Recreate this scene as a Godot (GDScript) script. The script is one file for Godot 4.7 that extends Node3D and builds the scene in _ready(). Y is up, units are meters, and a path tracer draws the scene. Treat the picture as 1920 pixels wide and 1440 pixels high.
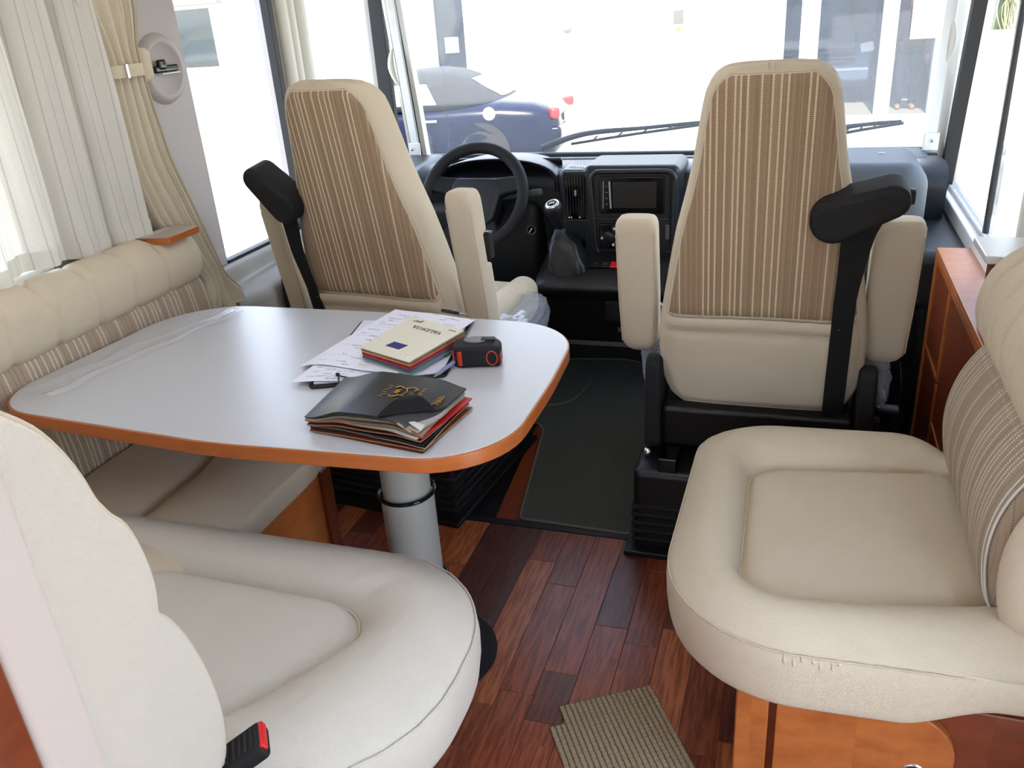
extends Node3D

# ------------------------------------------------------------------ mesh helper
class Shape:
	var v := PackedVector3Array()
	var uv := PackedVector2Array()
	var g := PackedInt32Array()

	func n() -> int:
		return v.size()

	func tri(a: Vector3, b: Vector3, c: Vector3, grp := 0, ua := Vector2.ZERO, ub := Vector2.ZERO, uc := Vector2.ZERO) -> void:
		v.append(a)
		v.append(b)
		v.append(c)
		uv.append(ua)
		uv.append(ub)
		uv.append(uc)
		g.append(grp)

	func quad(a: Vector3, b: Vector3, c: Vector3, d: Vector3, grp := 0, ua := Vector2.ZERO, ub := Vector2.ZERO, uc := Vector2.ZERO, ud := Vector2.ZERO) -> void:
		tri(a, b, c, grp, ua, ub, uc)
		tri(a, c, d, grp, ua, uc, ud)

	func flip(s: int) -> void:
		var i := s
		while i < v.size():
			var t := v[i + 1]
			v[i + 1] = v[i + 2]
			v[i + 2] = t
			var w := uv[i + 1]
			uv[i + 1] = uv[i + 2]
			uv[i + 2] = w
			i += 3

	func solid(s: int) -> void:      # faces of a closed body look outward
		var vol := 0.0
		var o := v[s] if s < v.size() else Vector3.ZERO
		var i := s
		while i < v.size():
			vol += (v[i] - o).dot((v[i + 2] - v[i]).cross(v[i + 1] - v[i]))
			i += 3
		if vol < 0.0:
			flip(s)

	func toward(s: int, d: Vector3) -> void:   # faces of an open sheet look along d
		var sum := Vector3.ZERO
		var i := s
		while i < v.size():
			sum += (v[i + 2] - v[i]).cross(v[i + 1] - v[i])
			i += 3
		if sum.dot(d) < 0.0:
			flip(s)

	func grid(rows: Array, wrap := false, grp := 0, su := 1.0, sv := 1.0) -> void:
		var m := rows.size()
		var k: int = rows[0].size()
		var last := k if wrap else k - 1
		for i in m - 1:
			var r0: PackedVector3Array = rows[i]
			var r1: PackedVector3Array = rows[i + 1]
			var v0 := sv * i / float(m - 1)
			var v1 := sv * (i + 1) / float(m - 1)
			for j in last:
				var q := (j + 1) % k
				var u0 := su * j / float(last)
				var u1 := su * (j + 1) / float(last)
				quad(r0[j], r0[q], r1[q], r1[j], grp, Vector2(u0, v0), Vector2(u1, v0), Vector2(u1, v1), Vector2(u0, v1))

	func fan(r: PackedVector3Array, grp := 1) -> void:
		var c := Vector3.ZERO
		for p in r:
			c += p
		c /= r.size()
		for j in r.size():
			tri(c, r[j], r[(j + 1) % r.size()], grp)

	func loft(rings: Array, cap0 := true, cap1 := true, grp := 0, capgrp := -9, su := 1.0, sv := 1.0) -> void:
		var s := n()
		grid(rings, true, grp, su, sv)
		if cap0:
			var a := rings[0].duplicate() as PackedVector3Array
			a.reverse()
			fan(a, grp + 1 if capgrp == -9 else capgrp)
		if cap1:
			fan(rings[rings.size() - 1], grp + 2 if capgrp == -9 else capgrp)
		solid(s)

	# a box with rounded edges
	func rbox(c: Vector3, size: Vector3, r := 0.005, k := 2, B := Basis.IDENTITY, grp := 0) -> void:
		var h := size * 0.5
		r = minf(r, minf(h.x, minf(h.y, h.z)) * 0.98)
		var lists := []
		for ax in 3:
			var L := PackedFloat32Array()
			for i in k + 1:
				L.append(-(h[ax] - r) - r * tan(PI / 4.0 * (1.0 - i / float(k))))
			for i in k + 1:
				L.append((h[ax] - r) + r * tan(PI / 4.0 * (i / float(k))))
			lists.append(L)
		var inn := h - Vector3(r, r, r)
		for ax in 3:
			var a1 := (ax + 1) % 3
			var a2 := (ax + 2) % 3
			for sg in [-1.0, 1.0]:
				var s := n()
				var rows := []
				for p in lists[a1]:
					var row := PackedVector3Array()
					for q in lists[a2]:
						var x := Vector3.ZERO
						x[ax] = h[ax] * sg
						x[a1] = p
						x[a2] = q
						var y := x.clamp(-inn, inn)
						row.append(c + B * (y + (x - y).normalized() * r))
					rows.append(row)
				grid(rows, false, grp, size[a2] , size[a1])
				var d := Vector3.ZERO
				d[ax] = sg
				toward(s, B * d)

	# a slab of the outline poly (x, z), from y0 to y1, its rims rounded by r; T places it
	func prism(poly: PackedVector2Array, y0: float, y1: float, r := 0.002, T := Transform3D.IDENTITY, k := 2, grp := 0) -> void:
		var m := poly.size()
		var area := 0.0
		for i in m:
			area += poly[i].cross(poly[(i + 1) % m])
		var sg := 1.0 if area > 0.0 else -1.0
		var nrm := PackedVector2Array()
		for i in m:
			var e0 := (poly[i] - poly[(i + m - 1) % m]).normalized()
			var e1 := (poly[(i + 1) % m] - poly[i]).normalized()
			var b := Vector2(-(e0.y + e1.y), e0.x + e1.x).normalized() * sg
			var cs := maxf(0.35, b.dot(Vector2(-e0.y, e0.x) * sg))
			nrm.append(b / cs)
		var rings := []
		var prof := []
		if r > 0.0:
			for i in k + 1:
				var a := PI / 2 * i / float(k)
				prof.append(Vector2(r * (1.0 - sin(a)), y0 + r * (1.0 - cos(a))))
			for i in k + 1:
				var a := PI / 2 * i / float(k)
				prof.append(Vector2(r * (1.0 - cos(a)), y1 - r * (1.0 - sin(a))))
		else:
			prof = [Vector2(0, y0), Vector2(0, y1)]
		for p in prof:
			var ring := PackedVector3Array()
			for i in m:
				var q: Vector2 = poly[i] + nrm[i] * p.x
				ring.append(T * Vector3(q.x, p.y, q.y))
			rings.append(ring)
		var s := n()
		var per := 0.0
		for i in m:
			per += poly[i].distance_to(poly[(i + 1) % m])
		grid(rings, true, grp, per, y1 - y0)
		for e in 2:
			var flat := PackedVector2Array()
			var rr: float = prof[0].x if e == 0 else prof[prof.size() - 1].x
			for i in m:
				flat.append(poly[i] + nrm[i] * rr)
			var ids := Geometry2D.triangulate_polygon(flat)
			var yy := y0 if e == 0 else y1
			var s2 := n()
			for i in range(0, ids.size(), 3):
				var a := flat[ids[i]]
				var b := flat[ids[i + 1]]
				var c := flat[ids[i + 2]]
				tri(T * Vector3(a.x, yy, a.y), T * Vector3(b.x, yy, b.y), T * Vector3(c.x, yy, c.y), grp + (0 if r > 0.0 else 1 + e), a, b, c)
			toward(s2, T.basis * Vector3(0, -1.0 if e == 0 else 1.0, 0))
		var s3 := n()
		# orient the wall by its outward normals
		var sum := 0.0
		var ctr := Vector3.ZERO
		for p in rings[0]:
			ctr += p
		ctr /= m
		var endw: int = s + (rings.size() - 1) * m * 6
		var i2 := s
		while i2 < endw:
			sum += (v[i2] - ctr).dot((v[i2 + 2] - v[i2]).cross(v[i2 + 1] - v[i2]))
			i2 += 3
		if sum < 0.0:
			i2 = s
			while i2 < endw:
				var t := v[i2 + 1]
				v[i2 + 1] = v[i2 + 2]
				v[i2 + 2] = t
				var w := uv[i2 + 1]
				uv[i2 + 1] = uv[i2 + 2]
				uv[i2 + 2] = w
				i2 += 3
		s3 += 0

	# a tube along path; rad is a number or one radius per point
	func tube(path: PackedVector3Array, rad, k := 8, closed := false, grp := 0) -> void:
		var prof := PackedVector2Array()
		for i in k:
			prof.append(Vector2(cos(TAU * i / k), sin(TAU * i / k)))
		sweep(path, prof, rad, closed, grp)

	func sweep(path: PackedVector3Array, prof: PackedVector2Array, rad, closed := false, grp := 0, up := Vector3.UP) -> void:
		var m := path.size()
		var rings := []
		var T0 := Vector3.ZERO
		var N := Vector3.ZERO
		for i in m:
			var a := path[(i + m - 1) % m] if closed or i > 0 else path[i]
			var b := path[(i + 1) % m] if closed or i < m - 1 else path[i]
			var t := (b - a).normalized()
			if i == 0:
				N = up - t * up.dot(t)
				if N.length() < 0.1:
					N = Vector3.RIGHT - t * t.x
				N = N.normalized()
			else:
				var ax := T0.cross(t)
				if ax.length() > 1e-6:
					N = N.rotated(ax.normalized(), T0.angle_to(t))
				N = (N - t * N.dot(t)).normalized()
			T0 = t
			var Bn := t.cross(N)
			var rr: float = rad if (rad is float or rad is int) else rad[i]
			var ring := PackedVector3Array()
			for p in prof:
				ring.append(path[i] + (N * p.y + Bn * p.x) * rr)
			rings.append(ring)
		if closed:
			rings.append(rings[0])
			var s := n()
			grid(rings, true, grp)
			solid(s)
		else:
			loft(rings, true, true, grp)

	# profile (radius, height) turned round the y axis of T
	func lathe(prof: PackedVector2Array, T := Transform3D.IDENTITY, k := 24, grp := 0, caps := true) -> void:
		var rings := []
		for p in prof:
			var ring := PackedVector3Array()
			for i in k:
				ring.append(T * Vector3(p.x * cos(TAU * i / k), p.y, p.x * sin(TAU * i / k)))
			rings.append(ring)
		loft(rings, caps, caps, grp)

	# open sheet f(u, v), u and v from 0 to 1
	func patch(f: Callable, nu: int, nv: int, d: Vector3, grp := 0, su := 1.0, sv := 1.0) -> void:
		var rows := []
		for i in nv + 1:
			var row := PackedVector3Array()
			for j in nu + 1:
				row.append(f.call(j / float(nu), i / float(nv)))
			rows.append(row)
		var s := n()
		grid(rows, false, grp, su, sv)
		toward(s, d)

	# a sheet with thickness t below f along d
	func sheet(f: Callable, nu: int, nv: int, d: Vector3, t: float, grp := 0, su := 1.0, sv := 1.0) -> void:
		var top := []
		var bot := []
		for i in nv + 1:
			var a := PackedVector3Array()
			var b := PackedVector3Array()
			for j in nu + 1:
				var p: Vector3 = f.call(j / float(nu), i / float(nv))
				a.append(p)
				b.append(p - d * t)
			top.append(a)
			bot.append(b)
		var s := n()
		grid(top, false, grp, su, sv)
		toward(s, d)
		s = n()
		grid(bot, false, grp, su, sv)
		toward(s, -d)
		var e0 := PackedVector3Array()
		var e1 := PackedVector3Array()
		for j in nu + 1:
			e0.append(top[0][j])
			e1.append(bot[0][j])
		for i in range(1, nv + 1):
			e0.append(top[i][nu])
			e1.append(bot[i][nu])
		for j in range(nu - 1, -1, -1):
			e0.append(top[nv][j])
			e1.append(bot[nv][j])
		for i in range(nv - 1, 0, -1):
			e0.append(top[i][0])
			e1.append(bot[i][0])
		s = n()
		grid([e0, e1], true, grp + 5, su, t)
		var c := Vector3.ZERO
		for p in e0:
			c += p
		c /= e0.size()
		var sum := 0.0
		var i3 := s
		while i3 < v.size():
			sum += (v[i3] - c).dot((v[i3 + 2] - v[i3]).cross(v[i3 + 1] - v[i3]))
			i3 += 3
		if sum < 0.0:
			flip(s)

	func facet() -> void:      # every pair of triangles keeps its own flat face
		for i in g.size():
			g[i] = 100 + i / 2

	func commit(shift := Vector3.ZERO) -> ArrayMesh:
		var acc := {}
		var m := v.size()
		var keys := []
		keys.resize(m)
		var nr := PackedVector3Array()
		nr.resize(m)
		var i := 0
		while i < m:
			var fn := (v[i + 2] - v[i]).cross(v[i + 1] - v[i])
			var gr := g[i / 3]
			for k in 3:
				var p := v[i + k] * 20000.0
				var key := Vector4i(roundi(p.x), roundi(p.y), roundi(p.z), gr)
				keys[i + k] = key
				acc[key] = acc.get(key, Vector3.ZERO) + fn
			i += 3
		for j in m:
			nr[j] = (acc[keys[j]] as Vector3).normalized()
			v[j] -= shift
		var arr := []
		arr.resize(Mesh.ARRAY_MAX)
		arr[Mesh.ARRAY_VERTEX] = v
		arr[Mesh.ARRAY_NORMAL] = nr
		arr[Mesh.ARRAY_TEX_UV] = uv
		var am := ArrayMesh.new()
		am.add_surface_from_arrays(Mesh.PRIMITIVE_TRIANGLES, arr)
		return am


# ------------------------------------------------------------------ scene helpers
var M := {}
var rng := RandomNumberGenerator.new()

var taken := {}

# the next free name among the children of parent: chair, chair_001, chair_002
func named(o: Node, called: String, parent: Node) -> void:
	var key := [parent.get_instance_id(), called]
	var k: int = taken.get(key, 0)
	taken[key] = k + 1
	o.name = called if k == 0 else "%s_%03d" % [called, k]
	parent.add_child(o, true)

func origin_of(nd: Node) -> Vector3:
	var o := Vector3.ZERO
	while nd is Node3D and nd != self:
		o += (nd as Node3D).position
		nd = nd.get_parent()
	return o

func thing(called: String, label: String, category: String, at := Vector3.ZERO, group := "") -> Node3D:
	var o := Node3D.new()
	named(o, called, self)
	o.position = at
	o.set_meta("label", label)
	o.set_meta("category", category)
	if group:
		o.set_meta("group", group)
	return o

# a mesh made in scene coordinates under parent (or at top level)
func obj(called: String, s: Shape, m: Material, parent: Node = null) -> MeshInstance3D:
	var o := MeshInstance3D.new()
	o.mesh = s.commit(origin_of(parent) if parent else Vector3.ZERO)
	o.material_override = m
	named(o, called, parent if parent else self)
	return o

# a mesh made in the coordinates of its parent
func part(called: String, s: Shape, m: Material, parent: Node) -> MeshInstance3D:
	var o := MeshInstance3D.new()
	o.mesh = s.commit()
	o.material_override = m
	named(o, called, parent)
	return o

func tag(o: Node, label: String, category: String, group := "", kind := "") -> void:
	o.set_meta("label", label)
	o.set_meta("category", category)
	if group:
		o.set_meta("group", group)
	if kind:
		o.set_meta("kind", kind)

func struct(called: String, s: Shape, m: Material, label := "") -> MeshInstance3D:
	var o := obj(called, s, m)
	o.set_meta("kind", "structure")
	if label:
		o.set_meta("label", label)
	return o

# smooth curve through (t, value) pairs
func curve(tab: Array, t: float) -> float:
	var k := tab.size()
	if t <= tab[0][0]:
		return tab[0][1]
	if t >= tab[k - 1][0]:
		return tab[k - 1][1]
	var i := 0
	while t > tab[i + 1][0]:
		i += 1
	var x0: float = tab[i][0]
	var x1: float = tab[i + 1][0]
	var y0: float = tab[i][1]
	var y1: float = tab[i + 1][1]
	var h := x1 - x0
	var d := (y1 - y0) / h
	var d0: float = d if i == 0 else (y0 - float(tab[i - 1][1])) / (x0 - float(tab[i - 1][0]))
	var d1: float = d if i >= k - 2 else (float(tab[i + 2][1]) - y1) / (float(tab[i + 2][0]) - x1)
	var m0 := 0.0 if d0 * d <= 0.0 else 2.0 * d0 * d / (d0 + d)
	var m1 := 0.0 if d1 * d <= 0.0 else 2.0 * d1 * d / (d1 + d)
	var s := (t - x0) / h
	return y0 * (2 * s * s * s - 3 * s * s + 1) + m0 * h * (s * s * s - 2 * s * s + s) + y1 * (3 * s * s - 2 * s * s * s) + m1 * h * (s * s * s - s * s)

# polygon with rounded corners; corners are [x, y, radius]
func rpoly(c: Array, k := 6) -> PackedVector2Array:
	var out := PackedVector2Array()
	var m := c.size()
	for i in m:
		var p := Vector2(c[i][0], c[i][1])
		var a := Vector2(c[(i + m - 1) % m][0], c[(i + m - 1) % m][1])
		var b := Vector2(c[(i + 1) % m][0], c[(i + 1) % m][1])
		var r: float = c[i][2]
		if r <= 0.0:
			out.append(p)
			continue
		var ua := (a - p).normalized()
		var ub := (b - p).normalized()
		var half := acos(clampf(ua.dot(ub), -1, 1)) / 2.0
		var d := minf(r / tan(half), minf(p.distance_to(a), p.distance_to(b)) * 0.49)
		var r2 := d * tan(half)
		var ctr := p + (ua + ub).normalized() * (r2 / sin(half))
		var s := (p + ua * d - ctr)
		var e := (p + ub * d - ctr)
		var ang := s.angle_to(e)
		for q in k + 1:
			out.append(ctr + s.rotated(ang * q / float(k)))
	return out

# smooth path through points
func path3(pts: Array, k := 6, closed := false) -> PackedVector3Array:
	var out := PackedVector3Array()
	var m := pts.size()
	var segs := m if closed else m - 1
	for i in segs:
		var p0: Vector3 = pts[(i + m - 1) % m] if closed or i > 0 else pts[i]
		var p1: Vector3 = pts[i]
		var p2: Vector3 = pts[(i + 1) % m]
		var p3: Vector3 = pts[(i + 2) % m] if closed or i < m - 2 else pts[(i + 1) % m]
		for q in k:
			out.append(p1.cubic_interpolate(p2, p0, p3, q / float(k)))
	if not closed:
		out.append(pts[m - 1])
	return out

func basis_up(y: Vector3, fwd := Vector3.FORWARD) -> Basis:
	y = y.normalized()
	var x := y.cross(-fwd).normalized()
	return Basis(x, y, x.cross(y))

# ------------------------------------------------------------------ textures and materials
func picture(w: int, h: int, f: Callable) -> ImageTexture:
	var b := PackedByteArray()
	b.resize(w * h * 3)
	var i := 0
	for y in h:
		for x in w:
			var c: Color = f.call(x, y)
			b[i] = clampi(int(c.r * 255.0), 0, 255)
			b[i + 1] = clampi(int(c.g * 255.0), 0, 255)
			b[i + 2] = clampi(int(c.b * 255.0), 0, 255)
			i += 3
	return ImageTexture.create_from_image(Image.create_from_data(w, h, false, Image.FORMAT_RGB8, b))

func mat(c: Color, rough := 0.6, metal := 0.0, spec := 0.5) -> StandardMaterial3D:
	var m := StandardMaterial3D.new()
	m.albedo_color = c
	m.roughness = rough
	m.metallic = metal
	m.metallic_specular = spec
	return m

func tex_mat(t: Texture2D, tile: float, c := Color.WHITE, rough := 0.9, world := false) -> StandardMaterial3D:
	var m := mat(c, rough)
	m.albedo_texture = t
	m.uv1_triplanar = true
	m.uv1_world_triplanar = world
	m.uv1_triplanar_sharpness = 6.0
	m.uv1_scale = Vector3.ONE / tile
	return m

func glass(alpha := 0.04, tint := Color(0.9, 0.95, 0.95)) -> StandardMaterial3D:
	var m := mat(Color(tint.r, tint.g, tint.b, alpha), 0.03)
	m.transparency = BaseMaterial3D.TRANSPARENCY_ALPHA
	return m

func make_materials() -> void:
	rng.seed = 11
	# woven stripe cloth: bead lines between threads of several browns
	var W := 640
	var cols := []
	var pal := [Color(0.60, 0.505, 0.395), Color(0.575, 0.48, 0.375), Color(0.62, 0.53, 0.415), Color(0.595, 0.475, 0.37), Color(0.56, 0.49, 0.375), Color(0.605, 0.50, 0.40)]
	for x in W:
		if x % 4 == 0 or cols.is_empty():
			cols.append(pal[rng.randi() % pal.size()])
		else:
			cols.append(cols[x - 1])
	var kind := PackedInt32Array()
	kind.resize(W)
	var x0 := 4
	while x0 < W - 8:
		var strong := rng.randf() < 0.72
		for k in (8 if strong else 4):
			kind[x0 + k] = 2 if strong else 1
		x0 += rng.randi_range(22, 36)
	var noise := PackedFloat32Array()
	for i in 4096:
		noise.append(rng.randf() - 0.5)
	var stripes := picture(W, 160, func(x: int, y: int) -> Color:
		var c: Color = cols[x]
		var nn := noise[(x * 37 + (y / 2) * 91) % 4096]
		if kind[x] == 2:
			c = Color(0.90, 0.83, 0.70) if (y % 10) < 7 else Color(0.60, 0.51, 0.40)
		elif kind[x] == 1:
			c = Color(0.70, 0.615, 0.49) if ((y + 4) % 10) < 6 else c
		return c * (1.0 + nn * 0.16))
	M.stripe = tex_mat(stripes, 0.2, Color(1, 1, 1), 0.95)
	M.stripe.uv1_scale = Vector3(3.0, 15.0, 3.0)
	M.stripe_pale = M.stripe.duplicate()
	M.stripe_pale.albedo_texture = picture(W, 160, func(x: int, y: int) -> Color:
		var c: Color = cols[x].lerp(Color(0.72, 0.68, 0.62), 0.45)
		var nn := noise[(x * 37 + (y / 2) * 91) % 4096]
		if kind[x] == 2:
			c = Color(0.88, 0.84, 0.77) if (y % 10) < 7 else Color(0.6, 0.55, 0.49)
		elif kind[x] == 1:
			c = Color(0.50, 0.44, 0.39) if ((y + 4) % 10) < 6 else c
		return c * (1.0 + nn * 0.16))
	var stripe_h := picture(W, 160, func(x: int, y: int) -> Color:
		var hgt := 0.35 + 0.1 * noise[(x * 13 + y * 7) % 4096]
		if kind[x] > 0:
			hgt = 0.9 if (y % 10) < 7 else 0.4
		return Color(hgt, hgt, hgt))
	for q in [M.stripe, M.stripe_pale]:
		q.heightmap_enabled = true
		q.heightmap_texture = stripe_h
		q.heightmap_scale = 0.08
	# cream knit: rows of small holes
	var knit := picture(240, 240, func(x: int, y: int) -> Color:
		var u := (x + (6 if (y / 12) % 2 == 1 else 0)) % 12
		var w := y % 12
		var d := Vector2(u - 6, w - 6).length()
		var k := 0.74 if d < 2.3 else (0.9 if d < 3.4 else 1.0)
		k += noise[(x * 53 + y * 17) % 4096] * 0.05
		return Color(k, k * 0.995, k * 0.985))
	var knit_h := picture(240, 240, func(x: int, y: int) -> Color:
		var u := (x + (6 if (y / 12) % 2 == 1 else 0)) % 12
		var w := y % 12
		var d := Vector2(u - 6, w - 6).length()
		var k := clampf(d / 5.0, 0.0, 1.0)
		return Color(k, k, k))
	M.cream = tex_mat(knit, 0.045, Color(0.86, 0.80, 0.70), 0.92)
	M.cream.heightmap_enabled = true
	M.cream.heightmap_texture = knit_h
	M.cream.heightmap_scale = 0.05
	M.cream.rim_enabled = true
	M.cream.rim = 0.12
	M.knit = M.cream.duplicate()
	M.knit.uv1_scale = Vector3.ONE / 0.034
	M.knit.albedo_color = Color(0.875, 0.845, 0.79)
	M.twill = tex_mat(knit, 0.028, Color(0.86, 0.81, 0.775), 0.92)
	M.thread = mat(Color(0.80, 0.74, 0.64), 0.9)
	M.piping = mat(Color(0.78, 0.72, 0.62), 0.9)
	# wood: long grain, u along the grain
	var fn := FastNoiseLite.new()
	fn.seed = 5
	fn.frequency = 0.02
	fn.fractal_octaves = 4
	var grain := picture(512, 128, func(x: int, y: int) -> Color:
		var a := fn.get_noise_2d(x * 0.35, y * 6.0)
		var b := fn.get_noise_2d(x * 1.1 + 900.0, y * 22.0)
		var k := clampf(0.88 + a * 0.34 + b * 0.16, 0.45, 1.05)
		return Color(k, k * (0.97 + a * 0.06), k * (0.95 + a * 0.08)))
	M.grain = grain
	var beech := picture(512, 128, func(x: int, y: int) -> Color:
		var a := fn.get_noise_2d(x * 0.12, y * 7.0)
		var b := fn.get_noise_2d(x * 0.5 + 700.0, y * 26.0)
		var k := clampf(0.95 + a * 0.10 + b * 0.06, 0.6, 1.03)
		return Color(k, k * (0.985 + a * 0.03), k * (0.98 + a * 0.04)))
	M.orange = tex_mat(beech, 0.6, Color(0.75, 0.435, 0.215), 0.32)
	M.orange.uv1_scale = Vector3(6.0, 1.2, 6.0)
	M.orange_edge = mat(Color(0.74, 0.415, 0.19), 0.3)
	M.orange_edge.albedo_texture = beech
	M.orange_edge.uv1_scale = Vector3(1.4, 6.0, 1.0)
	M.redwood = tex_mat(beech, 0.6, Color(0.52, 0.25, 0.135), 0.3)
	M.redwood.uv1_scale = Vector3(5.0, 1.0, 5.0)
	# planks, four tones by four grains
	var tones := [Color(0.68, 0.37, 0.22), Color(0.57, 0.29, 0.175), Color(0.44, 0.225, 0.15), Color(0.74, 0.42, 0.25), Color(0.37, 0.20, 0.145), Color(0.63, 0.32, 0.19)]
	M.planks = []
	for t in tones:
		var q := mat(t, 0.34)
		q.albedo_texture = grain
		M.planks.append(q)
	# speckled laminate
	var speck := picture(256, 256, func(x: int, y: int) -> Color:
		var k := 0.97 + noise[(x * 71 + y * 29) % 4096] * 0.06
		return Color(k, k, k))
	M.laminate = tex_mat(speck, 0.12, Color(0.79, 0.79, 0.80), 0.30)
	# carpet and rug
	var pile := picture(256, 256, func(x: int, y: int) -> Color:
		var k := 0.75 + noise[(x * 31 + y * 77) % 4096] * 0.7
		return Color(k, k, k))
	M.carpet = tex_mat(pile, 0.14, Color(0.37, 0.37, 0.34), 1.0)
	M.carpet.heightmap_enabled = true
	M.carpet.heightmap_texture = pile
	M.carpet.heightmap_scale = 0.12
	M.carpet_edge = mat(Color(0.42, 0.40, 0.36), 0.95)
	M.sisal = mat(Color(0.62, 0.54, 0.42), 0.95)
	M.sisal.vertex_color_use_as_albedo = false
	# plastics and metal
	M.dash = mat(Color(0.085, 0.095, 0.115), 0.42)
	M.dash_dark = mat(Color(0.05, 0.055, 0.065), 0.45)
	M.black = mat(Color(0.032, 0.032, 0.036), 0.5)
	M.soft_black = mat(Color(0.04, 0.038, 0.042), 0.75)
	M.gloss_black = mat(Color(0.012, 0.012, 0.014), 0.12)
	M.webbing = tex_mat(knit, 0.02, Color(0.035, 0.034, 0.038), 0.85)
	M.dash_grey = mat(Color(0.28, 0.295, 0.305), 0.6)
	M.screen = mat(Color(0.16, 0.15, 0.14), 0.22)
	M.chrome = mat(Color(0.85, 0.85, 0.87), 0.16, 1.0)
	M.silver = mat(Color(0.72, 0.72, 0.74), 0.3, 0.8)
	M.white_print = mat(Color(0.85, 0.85, 0.85), 0.6)
	M.red = mat(Color(0.85, 0.08, 0.1), 0.4)
	M.red_dark = mat(Color(0.5, 0.04, 0.05), 0.35)
	M.leather = mat(Color(0.05, 0.05, 0.055), 0.42)
	# walls and trims
	M.wall = mat(Color(0.72, 0.70, 0.67), 0.6)
	M.wall_grey = mat(Color(0.66, 0.63, 0.61), 0.55)
	M.panel_grey = mat(Color(0.60, 0.58, 0.55), 0.42)
	M.cream_plastic = mat(Color(0.86, 0.85, 0.80), 0.4)
	M.white_plastic = mat(Color(0.88, 0.88, 0.87), 0.35)
	M.seal = mat(Color(0.05, 0.05, 0.055), 0.55)
	M.ceiling = mat(Color(0.85, 0.83, 0.79), 0.8)
	M.curtain = mat(Color(0.86, 0.81, 0.71), 0.95)
	var weft := picture(64, 256, func(x: int, y: int) -> Color:
		var k := 0.97 + noise[(x * 11 + y * 43) % 4096] * 0.1
		if x % 32 < 3:
			k -= 0.12
		return Color(k, k, k))
	M.curtain.albedo_texture = weft
	M.curtain.uv1_scale = Vector3(14, 5, 1)
	M.curtain.backlight_enabled = true
	M.curtain.backlight = Color(0.22, 0.2, 0.16)
	M.sheer = mat(Color(0.93, 0.91, 0.86, 0.9), 0.95)
	M.sheer.albedo_texture = weft
	M.sheer.uv1_scale = Vector3(26, 6, 1)
	M.sheer.transparency = BaseMaterial3D.TRANSPARENCY_ALPHA
	M.sheer.backlight_enabled = true
	M.sheer.backlight = Color(0.55, 0.55, 0.54)
	M.tube = mat(Color(0.66, 0.66, 0.63), 0.45)
	M.glass = glass(0.05)
	M.dust = mat(Color(0.95, 0.95, 0.93, 0.018), 0.95)
	M.dust.transparency = BaseMaterial3D.TRANSPARENCY_ALPHA
	M.dust.backlight_enabled = true
	M.dust.backlight = Color(1, 1, 1)
	M.film = mat(Color(0.95, 0.96, 0.98, 0.16), 0.12)
	M.film.transparency = BaseMaterial3D.TRANSPARENCY_ALPHA
	M.wrap = mat(Color(0.85, 0.88, 0.92, 0.25), 0.1)
	M.wrap.transparency = BaseMaterial3D.TRANSPARENCY_ALPHA
	M.paper = mat(Color(0.87, 0.87, 0.93), 0.85)
	M.noise = noise


func _ready() -> void:
	# camera
	var cam := Camera3D.new()
	cam.name = "camera"
	cam.position = Vector3(0, 1.4, 0)
	cam.rotation = Vector3(-0.42258, 0.34389, -0.07269)
	cam.fov = 48.96
	cam.near = 0.05
	cam.far = 200.0
	add_child(cam)
	cam.current = true
	# sky, sun and exposure
	var env := Environment.new()
	var sky := Sky.new()
	var sm := ProceduralSkyMaterial.new()
	sm.sky_top_color = Color(0.70, 0.80, 0.95)
	sm.sky_horizon_color = Color(0.93, 0.95, 0.97)
	sm.sky_curve = 0.2
	sm.ground_bottom_color = Color(0.6, 0.6, 0.58)
	sm.ground_horizon_color = Color(0.8, 0.8, 0.79)
	sm.sky_energy_multiplier = 1.3
	sky.sky_material = sm
	env.sky = sky
	env.background_mode = Environment.BG_SKY
	env.ambient_light_source = Environment.AMBIENT_SOURCE_SKY
	env.tonemap_mode = Environment.TONE_MAPPER_LINEAR
	env.tonemap_exposure = 3.9
	env.sdfgi_enabled = true
	env.ssao_enabled = true
	env.ssil_enabled = true
	var we := WorldEnvironment.new()
	we.name = "world_environment"
	we.environment = env
	add_child(we)
	var sun := DirectionalLight3D.new()
	sun.name = "sun"
	sun.light_color = Color(1.0, 0.96, 0.9)
	sun.light_energy = 2.2
	sun.light_angular_distance = 0.6
	sun.shadow_enabled = true
	sun.basis = Basis.looking_at(-Vector3(0.02, 0.80, 0.56).normalized())
	add_child(sun)
	make_materials()
	build_shell()
	build_floor()
	build_windows()
	build_dashboard()
	build_cab_seats()
	build_table()
	build_bench()
	build_dinette_seat()
	build_side_seat()
	build_cabinet()
	build_curtains()
	build_table_things()
	build_outside()

func box_s(a: Vector3, b: Vector3, r := 0.0015) -> Shape:
	var s := Shape.new()
	s.rbox((a + b) * 0.5, (b - a).abs(), r, 1)
	return s

func add_box(s: Shape, a: Vector3, b: Vector3, r := 0.002) -> void:
	s.rbox((a + b) * 0.5, (b - a).abs(), r, 1)

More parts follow.
